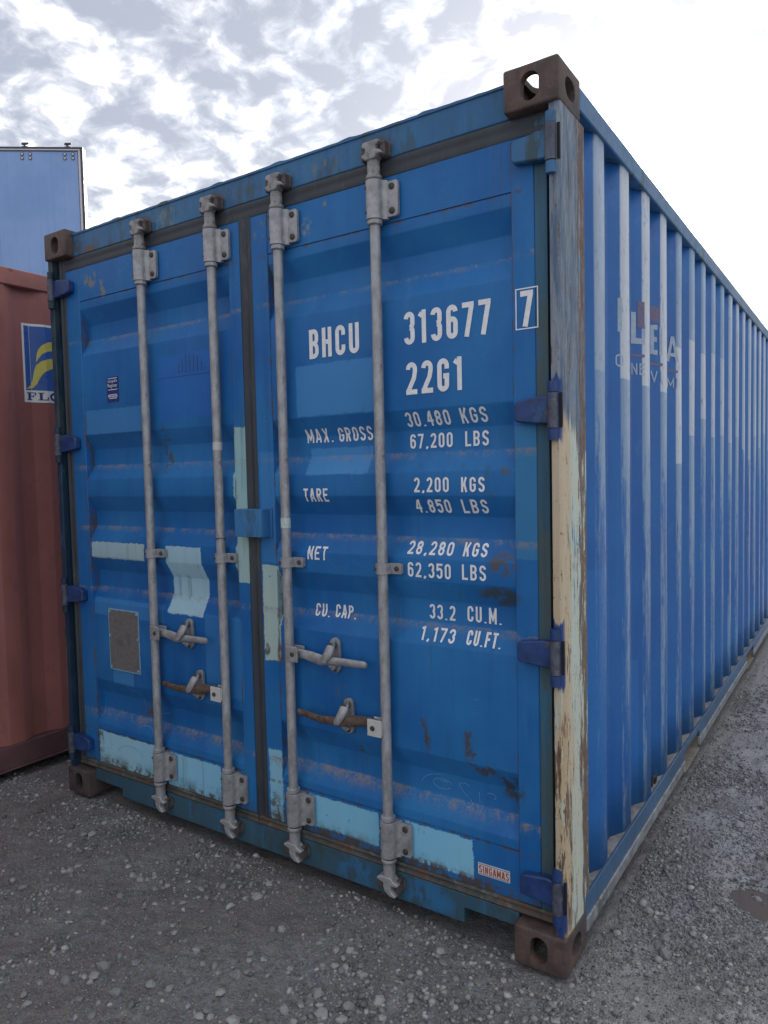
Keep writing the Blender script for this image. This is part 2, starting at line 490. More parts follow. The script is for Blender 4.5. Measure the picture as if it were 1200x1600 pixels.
M_GHOST = plain('ghost_lettering', (.34, .42, .52), .5, 0, .15, 50, 0, [(60, .6, (.04, .14, .36), .9)])
M_GHOSTR = plain('ghost_red', (.15, .12, .20), .5, 0, .2, 50, 0, [(60, .56, (.04, .14, .36), .9)])
M_CHALK = plain('chalk_scribble', (.16, .34, .56), .8, 0, .2, 90)
M_EMBOSS = plain('darker_emblem', (.028, .115, .36), .45, 0, .1, 50)
M_PLATE = plain('grey_data_plate', (.17, .172, .172), .55, .1, .18, 70, .4, [(16, .56, (.12, .12, .118), .7), (120, .60, (.23, .23, .23), .5)])
M_PLATEEDGE = plain('pale_plate_edge', (.22, .42, .56), .5, 0, .2, 60)
M_LLOYD = plain('navy_sticker', (.018, .045, .20), .3, 0, .1, 60)
M_STKW = plain('white_sticker', (.66, .65, .62), .4, 0, .08, 60, 0, [(40, .66, (.35, .30, .26), .6)])
M_STKR = plain('red_print', (.42, .09, .065), .45, 0, .15, 60)
M_REDWALL = plain('oxide_red_paint', (.315, .118, .102), .5, 0, .14, 3, .08, [(6, .58, (.20, .075, .065), .45), (30, .66, (.13, .06, .055), .7), (9, .62, (.20, .085, .085), .6), (60, .71, (.08, .04, .04), .8)], .6)
M_REDRAIL = plain('oxide_red_rail', (.34, .125, .105), .5, 0, .2, 6, .1, [(24, .6, (.14, .055, .045), .7)])
M_REDDARK = plain('dark_red_rail', (.125, .065, .07), .55, 0, .2, 6, .1, [(24, .6, (.09, .05, .05), .7)])
M_LOGOB = plain('logo_blue', (.035, .11, .36), .35, 0, .06, 20)
M_LOGOY = plain('logo_yellow', (.60, .53, .11), .35, 0, .06, 20)
M_LOGOW = plain('logo_white', (.75, .74, .73), .35, 0, .04, 20)
M_LOGON = plain('logo_navy', (.03, .05, .17), .35, 0, .06, 20)
M_ALU = plain('aluminium_trim', (.55, .56, .60), .4, .3, .1, 20)
M_DKTRIM = plain('dark_trim', (.05, .055, .075), .5, 0, .2, 20)
M_CONC = plain('pocket_floor', (.27, .235, .20), .8, 0, .25, 30, .3)
M_LEDGE = plain('dusty_ledge', (.27, .265, .25), .8, 0, .3, 25, .3, [(12, .55, (.16, .15, .14), .7)])
M_BARE = plain('scuffed_flange', (.26, .275, .29), .5, .2, .3, 20, .3, [(9, .56, (.11, .10, .09), .7), (40, .6, (.40, .41, .42), .5)])
M_RUBBER = plain('tyre_rubber', (.02, .02, .021), .8)
M_STEELDK = plain('dark_chassis', (.03, .03, .033), .6)
M_TAPE = plain('pale_tape', (.55, .64, .60), .5, 0, .2, 60, 0, [(60, .6, (.2, .35, .28), .7)])
M_WOOD = plain('container_floor_wood', (.09, .06, .04), .8)


def trailer_panel():
    mt, t, bs = material('light_blue_streaked_panel')
    co = t.obj()
    st = t.noise(t.scale(co, (30, 30, .5)), 1, 6, .7)
    n = t.noise(co, 2, 4, .6)
    c = t.mix(t.ss(n, .3, .7), (.20, .36, .66), (.26, .43, .74))
    c = t.mix(t.m('MULTIPLY', t.ss(st, .52, .72), .5), c, (.12, .22, .40))
    c = t.mix(t.m('MULTIPLY', t.ss(st, .45, .25), .35), c, (.36, .52, .78))
    t.t.links.new(c, bs.inputs['Base Color'])
    bs.inputs['Roughness'].default_value = .45
    return mt


M_TRAIL = trailer_panel()


def post_paint():
    """right corner post: layers of cream, pale green, blue and rust peeling in vertical strips"""
    mt, t, bs = material('peeling_post_paint')
    co = t.obj()
    x, y, z = t.sep(co)
    v1 = t.noise(t.scale(co, (30, 30, 1.8)), 1, 7, .72)
    v2 = t.noise(t.vm('ADD', t.scale(co, (52, 52, 7)), (4, 9, 2)), 1, 8, .76)
    v3 = t.noise(t.vm('ADD', t.scale(co, (24, 24, 2.6)), (14, 3, 7)), 1, 7, .74)
    v4 = t.noise(t.vm('ADD', t.scale(co, (40, 40, 4.2)), (1, 2, 3)), 1, 7, .74)
    sp = t.noise(t.scale(co, (1, 1, .55)), 75, 7, .78)
    low = t.ss(t.m('ADD', t.m('ADD', z, t.m('MULTIPLY', t.m('SUBTRACT', v1, .5), .30)), t.m('MULTIPLY', t.ss(y, .03, .2), .10)), 1.64, 1.60)
    side_ = t.ss(t.m('ADD', y, t.m('MULTIPLY', t.m('SUBTRACT', v3, .5), .16)), .055, .085)
    back = t.ss(t.m('ADD', y, t.m('MULTIPLY', t.m('SUBTRACT', v4, .5), .20)), .13, .17)
    lowz = t.ss(z, 1.25, .55)
    cream = t.mix(t.ss(v1, .40, .60), (.56, .43, .25), (.60, .50, .36))
    green = t.mix(t.ss(v3, .42, .58), (.58, .61, .50), (.50, .64, .60))
    pale = t.mix(t.m('MAXIMUM', t.m('MULTIPLY', side_, .9), t.m('MULTIPLY', t.ss(v4, .55, .60), lowz)), cream, green)
    grey = t.mix(t.ss(v4, .40, .60), (.085, .14, .22), (.25, .29, .33))
    c = t.mix(low, grey, pale)
    rust = t.mix(t.ss(sp, .4, .6), (.085, .042, .026), (.18, .105, .065))
    chips = t.m('ADD', v2, t.m('ADD', t.m('MULTIPLY', back, .16), t.m('MULTIPLY', t.m('MULTIPLY', lowz, t.m('SUBTRACT', 1., side_)), .07)))
    c = t.mix(t.m('MULTIPLY', t.ss(chips, .585, .61), .92), c, rust)
    c = t.mix(t.m('MULTIPLY', t.ss(v3, .60, .62), .8), c, t.mix(low, (.05, .10, .17), (.22, .14, .08)))
    c = t.mix(t.m('MULTIPLY', t.m('MULTIPLY', t.ss(v4, .585, .605), side_), .85), c, (.05, .20, .36))
    c = t.mix(t.m('MULTIPLY', t.ss(sp, .605, .63), .85), c, (.075, .055, .045))
    # navy brushed round the hinges
    nz = t.m('ADD', z, t.m('MULTIPLY', t.m('SUBTRACT', t.noise(t.scale(co, (50, 50, 6)), 1, 5), .5), .16))
    ny = t.m('SUBTRACT', t.m('ADD', y, t.m('MULTIPLY', t.m('SUBTRACT', v1, .5), .03)), 0)
    nv = 0.
    for zc in (1.645, .945, .21):
        nv = t.m('MAXIMUM', nv, t.band(nz, zc - .085, zc + .085, .008))
    nv = t.m('MULTIPLY', nv, t.m('MULTIPLY', t.ss(ny, .026, .014), t.ss(x, 2.396, 2.402)))
    c = t.mix(nv, c, (.022, .06, .22))
    t.t.links.new(c, bs.inputs['Base Color'])
    t.put(bs.inputs['Roughness'], t.ss(v2, .3, .7, .45, .75))
    bump(t, bs, t.m('ADD', v2, t.m('MULTIPLY', sp, .4)), .7, .0025)
    return mt


M_POST = post_paint()


def ground_mat():
    mt, t, bs = material('gravel_yard_ground')
    co = t.obj()
    x, y, z = t.sep(co)
    n = t.noise(co, 1.1, 5, .6)
    fine = t.noise(co, 42, 7, .72)
    mid = t.noise(co, 9, 6, .68)
    grit = t.n('ShaderNodeTexVoronoi')
    t.put(grit.inputs['Vector'], co)
    grit.inputs['Scale'].default_value = 130
    g2 = t.n('ShaderNodeTexVoronoi')
    t.put(g2.inputs['Vector'], co)
    g2.inputs['Scale'].default_value = 310
    c = t.mix(t.ss(fine, .3, .7), (.185, .185, .188), (.37, .367, .365))
    c = t.mix(t.ss(mid, .44, .66), c, (.28, .258, .242))
    c = t.mix(t.m('MULTIPLY', t.ss(n, .44, .60), .6), c, (.235, .19, .165))
    c = t.mix(t.m('MULTIPLY', t.ss(t.noise(co, 2.7, 5, .65), .52, .64), .5), c, (.15, .145, .145))
    c = t.mix(.42, c, t.mix(.5, grit.outputs['Color'], (0, 0, 0)), 'OVERLAY')
    c = t.mix(t.ss(x, 2.35, 2.62), c, t.mix(.72, c, (.50, .49, .48)))  # paler gravel on the right, with extra sky light put into its colour
    hsv = t.n('ShaderNodeHueSaturation')
    hsv.inputs['Saturation'].default_value = .6
    t.put(hsv.inputs['Color'], c)
    c = hsv.outputs[0]
    wet = t.m('MULTIPLY', t.ss(t.m('ADD', t.noise(co, 4.5, 6, .68), t.ss(x, 2.4, 2.8, 0., .10)), .49, .62), t.ss(x, 2.3, 2.7, .35, 1.))
    c = t.mix(t.m('MULTIPLY', wet, .40), c, (.09, .08, .072))
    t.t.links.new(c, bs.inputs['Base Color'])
    t.put(bs.inputs['Roughness'], t.m('SUBTRACT', .80, t.m('MULTIPLY', wet, .50)))
    h = t.m('ADD', t.m('MULTIPLY', fine, 1.6), t.m('ADD', t.m('MULTIPLY', t.m('SUBTRACT', 1., grit.outputs['Distance']), .8), t.m('MULTIPLY', t.m('SUBTRACT', 1., g2.outputs['Distance']), .35)))
    bump(t, bs, h, .85, .006)
    return mt


M_GROUND = ground_mat()


def stone_mat(name, attr, lo, hi):
    mt, t, bs = material(name)
    co = t.obj()
    n = t.noise(co, 70, 5, .7)
    if attr:
        a = t.n('ShaderNodeAttribute')
        a.attribute_name = 'tone'
        tone = a.outputs['Fac']
    else:
        tone = t.n('ShaderNodeObjectInfo').outputs['Random']
    c = t.mix(tone, lo, hi)
    c = t.mix(t.m('MULTIPLY', t.ss(n, .40, .65), .4), c, (.15, .145, .14))
    t.t.links.new(c, bs.inputs['Base Color'])
    bs.inputs['Roughness'].default_value = .58
    bump(t, bs, n, .6, .002)
    return mt


M_GRAV = stone_mat('gravel_stone', True, (.065, .066, .07), (.48, .475, .46))
M_STONE = stone_mat('pale_stone', False, (.22, .222, .226), (.44, .435, .42))
pm, pt, pb = material('puddle_water')
pb.inputs['Base Color'].default_value = (.16, .128, .105, 1)
pb.inputs['Roughness'].default_value = .04
pb.inputs['IOR'].default_value = 1.33
bump(pt, pb, pt.noise(pt.obj(), 14, 2), .05, .004)


# ------------------------------------------------------------------ ground
def vnoise(x, y, seed):
    def h(i, j):
        n = (i.astype(np.int64) * 374761393 + j.astype(np.int64) * 668265263 + seed * 982451653) & 0x7fffffff
        n = ((n ^ (n >> 13)) * 1274126177) & 0x7fffffff
        return ((n ^ (n >> 16)) & 0xffff) / 65535.
    xi, yi = np.floor(x), np.floor(y)
    fx, fy = x - xi, y - yi
    fx, fy = fx * fx * (3 - 2 * fx), fy * fy * (3 - 2 * fy)
    a, b, c, e = h(xi, yi), h(xi + 1, yi), h(xi, yi + 1), h(xi + 1, yi + 1)
    return (a * (1 - fx) + b * fx) * (1 - fy) + (c * (1 - fx) + e * fx) * fy


def ground_z(x, y):
    x = np.asarray(x, float); y = np.asarray(y, float)
    hgt = np.zeros_like(x)
    for k, (sc, am) in enumerate([(1.3, .020), (3.7, .010), (9., .008), (24., .0085), (58., .0062)]):
        hgt += am * (vnoise(x * sc + 17.3 * k, y * sc - 9.1 * k, 11 + k) - .5)
    # flat under the containers, lower on the left, a shallow dip for the puddle
    hgt -= .045 * np.clip((-x + .1) / .5, 0, 1)
    dip = np.exp(-(((x - 2.89) / .19) ** 2 + ((y - .86) / .24) ** 2) ** 2)
    hgt = hgt * (1 - .45 * dip) - dip * (.014 + .040 * vnoise(x * 9 + 2, y * 9 + 5, 71) + .020 * vnoise(x * 27, y * 27, 72))
    inside = np.clip(np.minimum(np.minimum(x - -.05, W + .02 - x) / .1, (y + .02) / .1), 0, 1) * (y < 6.2)
    hgt = hgt * (1 - .6 * inside) - .012 - .012 * inside
    return hgt


def graded(lo, hi, step, far, grow=1.16):
    core = np.arange(lo, hi + 1e-6, step)
    out, s, q = [], step, hi
    while q < far:
        s *= grow; q += s; out.append(q)
    left, s, q = [], step, lo
    while q > -far:
        s *= grow; q -= s; left.append(q)
    return np.array(left[::-1] + list(core) + out)


gx = graded(-.6, 3.15, .0068, 900)
gy = graded(-1.1, 1.7, .0068, 900)
XX, YY = np.meshgrid(gx, gy)
ZZ = ground_z(XX, YY)
far = np.maximum(np.abs(XX - 1.5), np.abs(YY))
ZZ = np.where(far > 60, -.012, ZZ)
nx, ny = len(gx), len(gy)
co = np.stack([XX, YY, ZZ], -1).reshape(-1, 3)
ii = np.arange(nx * ny).reshape(ny, nx)
quads = np.stack([ii[:-1, :-1], ii[:-1, 1:], ii[1:, 1:], ii[1:, :-1]], -1).reshape(-1, 4)


def np_mesh(name, co, faces, mt, smooth=True):
    me = bpy.data.meshes.new(name)
    k = faces.shape[1]
    me.vertices.add(len(co))
    me.vertices.foreach_set('co', co.astype(np.float32).ravel())
    me.loops.add(faces.size)
    me.loops.foreach_set('vertex_index', faces.astype(np.int32).ravel())
    me.polygons.add(len(faces))
    me.polygons.foreach_set('loop_start', np.arange(0, faces.size, k, dtype=np.int32))
    me.polygons.foreach_set('loop_total', np.full(len(faces), k, dtype=np.int32))
    me.update(calc_edges=True)
    me.validate()
    me.materials.append(mt)
    if smooth: me.polygons.foreach_set('use_smooth', np.ones(len(faces), bool))
    return me


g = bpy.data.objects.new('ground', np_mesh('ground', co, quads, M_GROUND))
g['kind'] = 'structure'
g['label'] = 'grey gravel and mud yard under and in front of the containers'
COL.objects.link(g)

# puddle
rnd = random.Random(5)
pd = MB()
pd.add([(2.66, .58, -.046), (3.14, .58, -.046), (3.14, 1.14, -.046), (2.66, 1.14, -.046)], [(0, 1, 2, 3)])
po = pd.build('puddle', pm)
po['kind'] = 'structure'
po['label'] = 'small shallow puddle in the gravel beside the container'

# ------------------------------------------------------------------ gravel
rng = np.random.default_rng(7)
ph = (1 + 5 ** .5) / 2
ICO_V = np.array([(-1, ph, 0), (1, ph, 0), (-1, -ph, 0), (1, -ph, 0), (0, -1, ph), (0, 1, ph), (0, -1, -ph), (0, 1, -ph), (ph, 0, -1), (ph, 0, 1), (-ph, 0, -1), (-ph, 0, 1)]) / (1 + ph * ph) ** .5
ICO_F = np.array([(0, 11, 5), (0, 5, 1), (0, 1, 7), (0, 7, 10), (0, 10, 11), (1, 5, 9), (5, 11, 4), (11, 10, 2), (10, 7, 6), (7, 1, 8), (3, 9, 4), (3, 4, 2), (3, 2, 6), (3, 6, 8), (3, 8, 9), (4, 9, 5), (2, 4, 11), (6, 2, 10), (8, 6, 7), (9, 8, 1)])


def blob():
    """angular crushed stone"""
    v = ICO_V * rng.uniform(.72, 1.22, (12, 1))
    v = v * np.array([1, rng.uniform(.6, .95), rng.uniform(.45, .75)])
    for _ in range(3):
        n = rng.normal(size=3); n /= np.linalg.norm(n)
        dd = v @ n
        lim = rng.uniform(.45, .7)
        v = v - np.outer(np.maximum(dd - lim, 0), n)
    return v


SHAPES = [blob() for _ in range(14)]


def scatter(n, x0, x1, y0, y1):
    return np.stack([rng.uniform(x0, x1, n), rng.uniform(y0, y1, n)], -1)


pts = np.concatenate([scatter(30000, -.9, 2.75, -1.25, .06), scatter(44000, 2.40, 3.1, -.3, 1.9), np.stack([rng.uniform(2.38, 3.05, 30000), 1.6 + rng.exponential(1.3, 30000)], -1), scatter(3500, -.9, .1, -1.6, .8),
                      scatter(6000, .3, 3.5, -3.2, -1.2)])
size = np.exp(rng.normal(math.log(.0052), .50, len(pts)))
dens = vnoise(pts[:, 0] * 2.6 + 3, pts[:, 1] * 2.6 + 8, 3) * .65 + vnoise(pts[:, 0] * 7, pts[:, 1] * 7, 4) * .35
keep = rng.uniform(0, 1, len(pts)) < np.clip((dens - .30) * 2.6, .06, 1)
inside = (pts[:, 0] > .02) & (pts[:, 0] < W - .03) & (pts[:, 1] > .25)
pudd = ((pts[:, 0] - 2.89) / .17) ** 2 + ((pts[:, 1] - .86) / .22) ** 2 < 1
cast = ((pts[:, 0] < .18) | (pts[:, 0] > W - .17)) & (pts[:, 0] > -.012) & (pts[:, 0] < W + .012) & (pts[:, 1] > -.012)
keep &= ~inside & ~cast & ~(pudd & (rng.uniform(0, 1, len(pts)) < .45))
size = np.where(pts[:, 0] > W, size * .66, size)
pts, size = pts[keep], np.clip(size[keep], .002, .018)
n = len(pts)
sid = rng.integers(0, len(SHAPES), n)
ang = rng.uniform(0, 2 * math.pi, n)
tilt = rng.normal(0, .35, n)
base = np.stack([SHAPES[i] for i in range(len(SHAPES))])[sid] * size[:, None, None]
ct, st_ = np.cos(tilt)[:, None], np.sin(tilt)[:, None]
X1 = base[:, :, 0] * ct - base[:, :, 2] * st_
Z1 = base[:, :, 0] * st_ + base[:, :, 2] * ct
ca, sa = np.cos(ang)[:, None], np.sin(ang)[:, None]
VX = X1 * ca - base[:, :, 1] * sa + pts[:, :1]
VY = X1 * sa + base[:, :, 1] * ca + pts[:, 1:]
VZ = Z1 + ground_z(pts[:, 0], pts[:, 1])[:, None] + size[:, None] * rng.uniform(-.15, .4, (n, 1))
gv = np.stack([VX, VY, VZ], -1).reshape(-1, 3)
gf = (ICO_F[None] + (np.arange(n) * 12)[:, None, None]).reshape(-1, 3)
me = np_mesh('gravel', gv, gf, M_GRAV, False)
at = me.attributes.new('tone', 'FLOAT', 'POINT')
tone = np.clip(rng.beta(1.2, 1.9, n) + (size > .008) * .08, 0, 1)
at.data.foreach_set('value', np.repeat(tone, 12).astype(np.float32))
go = bpy.data.objects.new('gravel', me)
go['kind'] = 'stuff'
go['label'] = 'loose crushed grey gravel scattered over the yard'
COL.objects.link(go)

# fine grit between the stones: octahedra
gp = np.concatenate([scatter(52000, -.5, 2.6, -1.15, .05), scatter(22000, 2.44, 3.05, -.2, 1.7)])
gs = np.exp(rng.normal(math.log(.0021), .32, len(gp)))
gd = vnoise(gp[:, 0] * 3.4 + 9, gp[:, 1] * 3.4 + 1, 21)
ok = (rng.uniform(0, 1, len(gp)) < .35 + .65 * gd) & ~((gp[:, 0] > -.01) & (gp[:, 0] < W + .01) & (gp[:, 1] > .02)) & ((gp[:, 1] - (gp[:, 0] * .55 - 1.75)) > 0)
gp, gs = gp[ok], gs[ok]
n = len(gp)
oct_v = np.array([(1, 0, 0), (-1, 0, 0), (0, 1, 0), (0, -1, 0), (0, 0, 1), (0, 0, -1)], float)
oct_f = np.array([(0, 2, 4), (2, 1, 4), (1, 3, 4), (3, 0, 4), (2, 0, 5), (1, 2, 5), (3, 1, 5), (0, 3, 5)])
q = oct_v[None] * rng.uniform(.6, 1.3, (n, 6, 1)) * gs[:, None, None]
an = rng.uniform(0, 6.283, n)
ca, sa = np.cos(an)[:, None], np.sin(an)[:, None]
gv = np.stack([q[:, :, 0] * ca - q[:, :, 1] * sa + gp[:, :1], q[:, :, 0] * sa + q[:, :, 1] * ca + gp[:, 1:], q[:, :, 2] * .8 + ground_z(gp[:, 0], gp[:, 1])[:, None] + gs[:, None] * .25], -1).reshape(-1, 3)
me = np_mesh('grit', gv, (oct_f[None] + (np.arange(n) * 6)[:, None, None]).reshape(-1, 3), M_GRAV, False)
at = me.attributes.new('tone', 'FLOAT', 'POINT')
at.data.foreach_set('value', np.repeat(np.clip(rng.beta(1.3, 1.7, n), 0, 1), 6).astype(np.float32))
o = bpy.data.objects.new('grit', me)
o['kind'] = 'stuff'
o['label'] = 'fine grey grit and sand trodden in between the gravel'
COL.objects.link(o)

# larger loose stones, each one an object
ms = []
for k in range(9):
    v = blob()
    import bmesh
    bm = bmesh.new()
    vs = [bm.verts.new(q) for q in v]
    for fc in ICO_F: bm.faces.new([vs[i] for i in fc])
    hull = bmesh.ops.convex_hull(bm, input=bm.verts[:])
    bmesh.ops.delete(bm, geom=[e for e in hull['geom_interior'] if isinstance(e, bmesh.types.BMVert)], context='VERTS')
    bmesh.ops.dissolve_limit(bm, angle_limit=R(14), verts=bm.verts[:], edges=bm.edges[:])
    bmesh.ops.bevel(bm, geom=bm.edges[:], offset=.035, segments=1, affect='EDGES')
    bmesh.ops.recalc_face_normals(bm, faces=bm.faces)
    mh = bpy.data.meshes.new('stone')
    bm.to_mesh(mh); bm.free()
    mh.materials.append(M_STONE)
    ms.append(mh)
clusters = [(1.13, -.33, .16, 34), (1.30, -.20, .10, 12), (1.70, -.40, .10, 10), (1.20, -.80, .18, 34), (1.55, -.66, .14, 16), (1.98, -.40, .13, 14), (.65, -.42, .22, 22),
            (1.95, -.17, .14, 10), (1.55, -.45, .10, 9), (.35, -.2, .15, 12), (2.3, -.18, .12, 7), (2.62, .25, .14, 14), (2.70, .75, .14, 12), (2.75, 1.3, .16, 8), (2.1, -.55, .2, 10)]
ss = []
for cx, cy, sp, k in clusters:
    for _ in range(k):
        ss.append((rng.normal(cx, sp), rng.normal(cy, sp * .7), float(np.clip(np.exp(rng.normal(math.log(.0125), .36)), .008, .026))))
big = [(1.235, -.675, .026), (1.62, -.56, .022), (1.73, -.62, .027), (1.82, -.52, .024), (1.36, -.72, .023), (2.625, .36, .021), (2.56, .17, .016), (.62, -.36, .021), (1.83, -.30, .02), (1.86, -.31, .016)]
ss += big
for x, y, r_ in ss:
    if (0 < x < W + .03 and y > -.03) or y < -1.4: continue
    o = bpy.data.objects.new('stone', ms[int(rng.integers(0, 9))])
    COL.objects.link(o)
    o.location = (x, y, float(ground_z(x, y)) + r_ * .14)
    o.scale = (r_, r_, r_ * rng.uniform(.8, 1.05))
    o.rotation_euler = (rng.normal(0, .2), rng.normal(0, .2), rng.uniform(0, 6.28))
    o['label'] = ('pale grey broken stone on the gravel beside the long corrugated side' if x > W else
                  'pale grey broken stone in the loose heap before the left door' if y < -.28 and x < 1.45 else
                  'pale grey broken stone lying close under the door sill' if y > -.28 else
                  'pale grey broken stone on the bare ground before the right door')
    o['category'] = 'stone'
    o['group'] = 'larger pale stones lying in the gravel'


# ------------------------------------------------------------------ stroke lettering
def arc(cx, cy, rx, ry, a0, a1, n=9):
    return [(cx + rx * math.cos(R(a0 + (a1 - a0) * i / n)), cy + ry * math.sin(R(a0 + (a1 - a0) * i / n))) for i in range(n + 1)]


def glyph(c, w, s):
    """centre lines in a box w wide and 1 high; s is the stroke"""
    L, Q, B, T, Mi = s / 2, w - s / 2, s / 2, 1 - s / 2, .515
    rx = (Q - L) / 2
    ry = min(rx * 1.15, .24)
    cx = (L + Q) / 2
    up = arc(cx, T - ry, rx, ry, 0, 180)
    dn = arc(cx, B + ry, rx, ry, 180, 360)
    if c in '0O': return [up + dn + [up[0]]]
    if c == '1': return [[(.66 * w, 0), (.66 * w, 1)], [(.66 * w - s / 2, T - .02), (.14 * w, .80)]]
    if c == '2': return [arc(cx, T - ry, rx, ry, 180, 0) + [(Q, T - ry - .07), (Q - .1 * w, .5), (L, B + .02)], [(0, B), (w, B)]]
    if c == '3': return [arc(cx, T - ry, rx, ry, 180, 0) + [(Q, Mi + ry * .9)] + arc(cx, Mi + ry * .9, rx, ry * .9, 0, -80)[1:], arc(cx, Mi - ry * .9, rx, ry * .9, 80, 0) + [(Q, B + ry)] + arc(cx, B + ry, rx, ry, 0, -180)[1:]]
    if c == '4': return [[(.70 * w, 0), (.70 * w, 1)], [(.70 * w - s / 2, T), (L * .8, .27 + s / 2), (.70 * w - s / 2, .27 + s / 2)], [(.70 * w + s / 2, .27 + s / 2), (w, .27 + s / 2)]]
    if c == '5': return [[(w, T), (L, T), (L, .50)], [(L + s / 2, .54)] + arc(cx, .60 - ry * .55, rx, ry * .8, 120, 0) + [(Q, B + ry)] + arc(cx, B + ry, rx, ry, 0, -180)[1:]]
    if c == '6': return [arc(cx, T - ry, rx, ry, 0, 180) + dn + [(Q, .56 - ry)] + arc(cx, .58 - ry, rx, ry, 0, 165)[1:]]
    if c == '7': return [[(0, T), (Q - s * .1, T)], [(Q, 1), (Q, T - .03), (.36 * w, 0)]]
    if c == '8': return [arc(cx, T - ry, rx * .95, ry, 0, 360, 20)[:6] + [(cx - rx * .95, T - ry), (cx - rx * .95, Mi + ry * .8)] + arc(cx, Mi + ry * .8, rx * .95, ry * .8, 180, 360)[1:] + [(cx + rx * .95, T - ry)],
                         arc(cx, T - ry, rx * .95, ry, 90, 180)[:-1], arc(cx, Mi - ry * .9 - .01, rx, ry * .9, 0, 180) + dn + [(Q, Mi - ry * .9)]]
    if c == 'B': return [[(L, 0), (L, 1)], [(L + s / 2, T), (cx, T)] + arc(cx, T - ry, rx * .95, ry, 90, 0)[1:] + [(cx + rx * .95, Mi + ry)] + arc(cx, Mi + ry, rx * .95, ry, 0, -90)[1:] + [(L + s / 2, Mi)],
                         arc(cx, Mi - ry - s * .2, rx, ry, 75, 0) + [(Q, B + ry)] + arc(cx, B + ry, rx, ry, 0, -90)[1:] + [(L + s / 2, B)]]
    if c == 'H': return [[(L, 0), (L, 1)], [(Q, 0), (Q, 1)], [(L + s / 2, Mi), (Q - s / 2, Mi)]]
    if c == 'C': return [[(Q, .66), (Q, T - ry)] + up[1:] + dn + [(Q, .34)]]
    if c == 'G': return [[(Q, .68), (Q, T - ry)] + up[1:] + dn + [(Q, .47)], [(cx, .47), (Q + s / 2, .47)]]
    if c == 'U': return [[(L, 1), (L, B + ry)] + dn[1:] + [(Q, 1)]]
    if c == 'K': return [[(L, 0), (L, 1)], [(L + s / 2, .36), (Q, 1)], [(L + .36 * w, .54), (Q, 0)]]
    if c == 'S': return [arc(cx, T - ry, rx, ry, 0, 180) + [(L, .70), (L + .06 * w, .60), (Q - .06 * w, .41), (Q, .31), (Q, B + ry)] + arc(cx, B + ry, rx, ry, 0, -180)[1:]]
    if c == 'L': return [[(L, 0), (L, 1)], [(L + s / 2, B), (w, B)]]
    if c == 'M': return [[(L, 0), (L, 1)], [(Q, 0), (Q, 1)], [(L, T), (cx, .22), (Q, T)]]
    if c == 'A': return [[(L * .6, 0), (cx - s * .1, 1)], [(cx + s * .1, 1), (w - L * .6, 0)], [(w * .24, .27), (w * .76, .27)]]
    if c == 'X': return [[(L, 0), (Q, 1)], [(L, 1), (Q, 0)]]
    if c == 'R': return [[(L, 0), (L, 1)], [(L + s / 2, T), (cx, T)] + arc(cx, T - ry, rx, ry, 90, 0)[1:] + [(Q, Mi + ry)] + arc(cx, Mi + ry, rx, ry, 0, -90)[1:] + [(L + s / 2, Mi)], [(cx, Mi - s / 2), (Q, 0)]]
    if c == 'P': return glyph('R', w, s)[:2]
    if c == 'T': return [[(0, T), (w, T)], [(w / 2, 0), (w / 2, 1 - s)]]
    if c == 'E': return [[(L, 0), (L, 1)], [(L + s / 2, B), (w, B)], [(L + s / 2, T), (w, T)], [(L + s / 2, Mi), (w * .9, Mi)]]
    if c == 'F': return glyph('E', w, s)[:1] + glyph('E', w, s)[2:]
    if c == 'N': return [[(L, 0), (L, 1)], [(Q, 0), (Q, 1)], [(L, T), (Q, B)]]
    if c == 'V': return [[(L * .8, 1), (cx, 0), (w - L * .8, 1)]]
    if c == 'I': return [[(w / 2, 0), (w / 2, 1)]]
    if c == '.': return [[(w / 2, 0), (w / 2, s * 1.1)]]
    if c == ',': return [[(w * .75, s * 1.2), (w * .25, -s * .55)]]
    return []


WID = {'1': .72, '.': .42, ',': .46, 'I': .42, 'M': 1.25, ' ': .6, 'L': .92, 'T': .95, 'E': .92, 'F': .9}


def strokes_mesh(mb, lines, sw, put, step=.009):
    """ribbons of width sw along polylines; put(u, v, k) places a point, k counts the stroke"""
    for k, ln in enumerate(lines):
        q = [Vector(a) for a in ln]
        dense = [q[0]]
        for a, b in zip(q[:-1], q[1:]):
            n = max(1, int((b - a).length / step))
            dense += [a + (b - a) * (i / n) for i in range(1, n + 1)]
        closed = (dense[0] - dense[-1]).length < 1e-6
        n = len(dense)
        vs = []
        for i in range(n):
            a = dense[i - 1] if i else (dense[-2] if closed else None)
            b = dense[i + 1] if i < n - 1 else (dense[1] if closed else None)
            t1 = (dense[i] - a).normalized() if a is not None else (b - dense[i]).normalized()
            t2 = (b - dense[i]).normalized() if b is not None else t1
            tn = (t1 + t2)
            tn = tn.normalized() if tn.length > 1e-6 else t1
            nr = Vector((-tn.y, tn.x))
            m_ = 1 / max(.62, nr.dot(Vector((-t1.y, t1.x))))
            kk = k + .9 * i / n
            vs += [put(*(dense[i] + nr * sw / 2 * m_), kk), put(*(dense[i] - nr * sw / 2 * m_), kk)]
        mb.add(vs, [(2 * i, 2 * i + 1, 2 * i + 3, 2 * i + 2) for i in range(n - 1)])


def text_lines(s, x0, x1, h, sw, gap=.38):
    """centre lines of a word fitted between x0 and x1, base line 0"""
    tot = sum(WID.get(c, 1) for c in s) + gap * (len(s) - 1)
    # lead-ins of thin glyphs are already inside their boxes
    k = (x1 - x0) / tot
    out, u = [], 0
    for c in s:
        wd = WID.get(c, 1) * k / h
        for ln in glyph(c, wd, min(sw / h, wd * .45)):
            out.append([(x0 + u * k + px * h, pz * h) for px, pz in ln])
        u += WID.get(c, 1) + gap
    return out


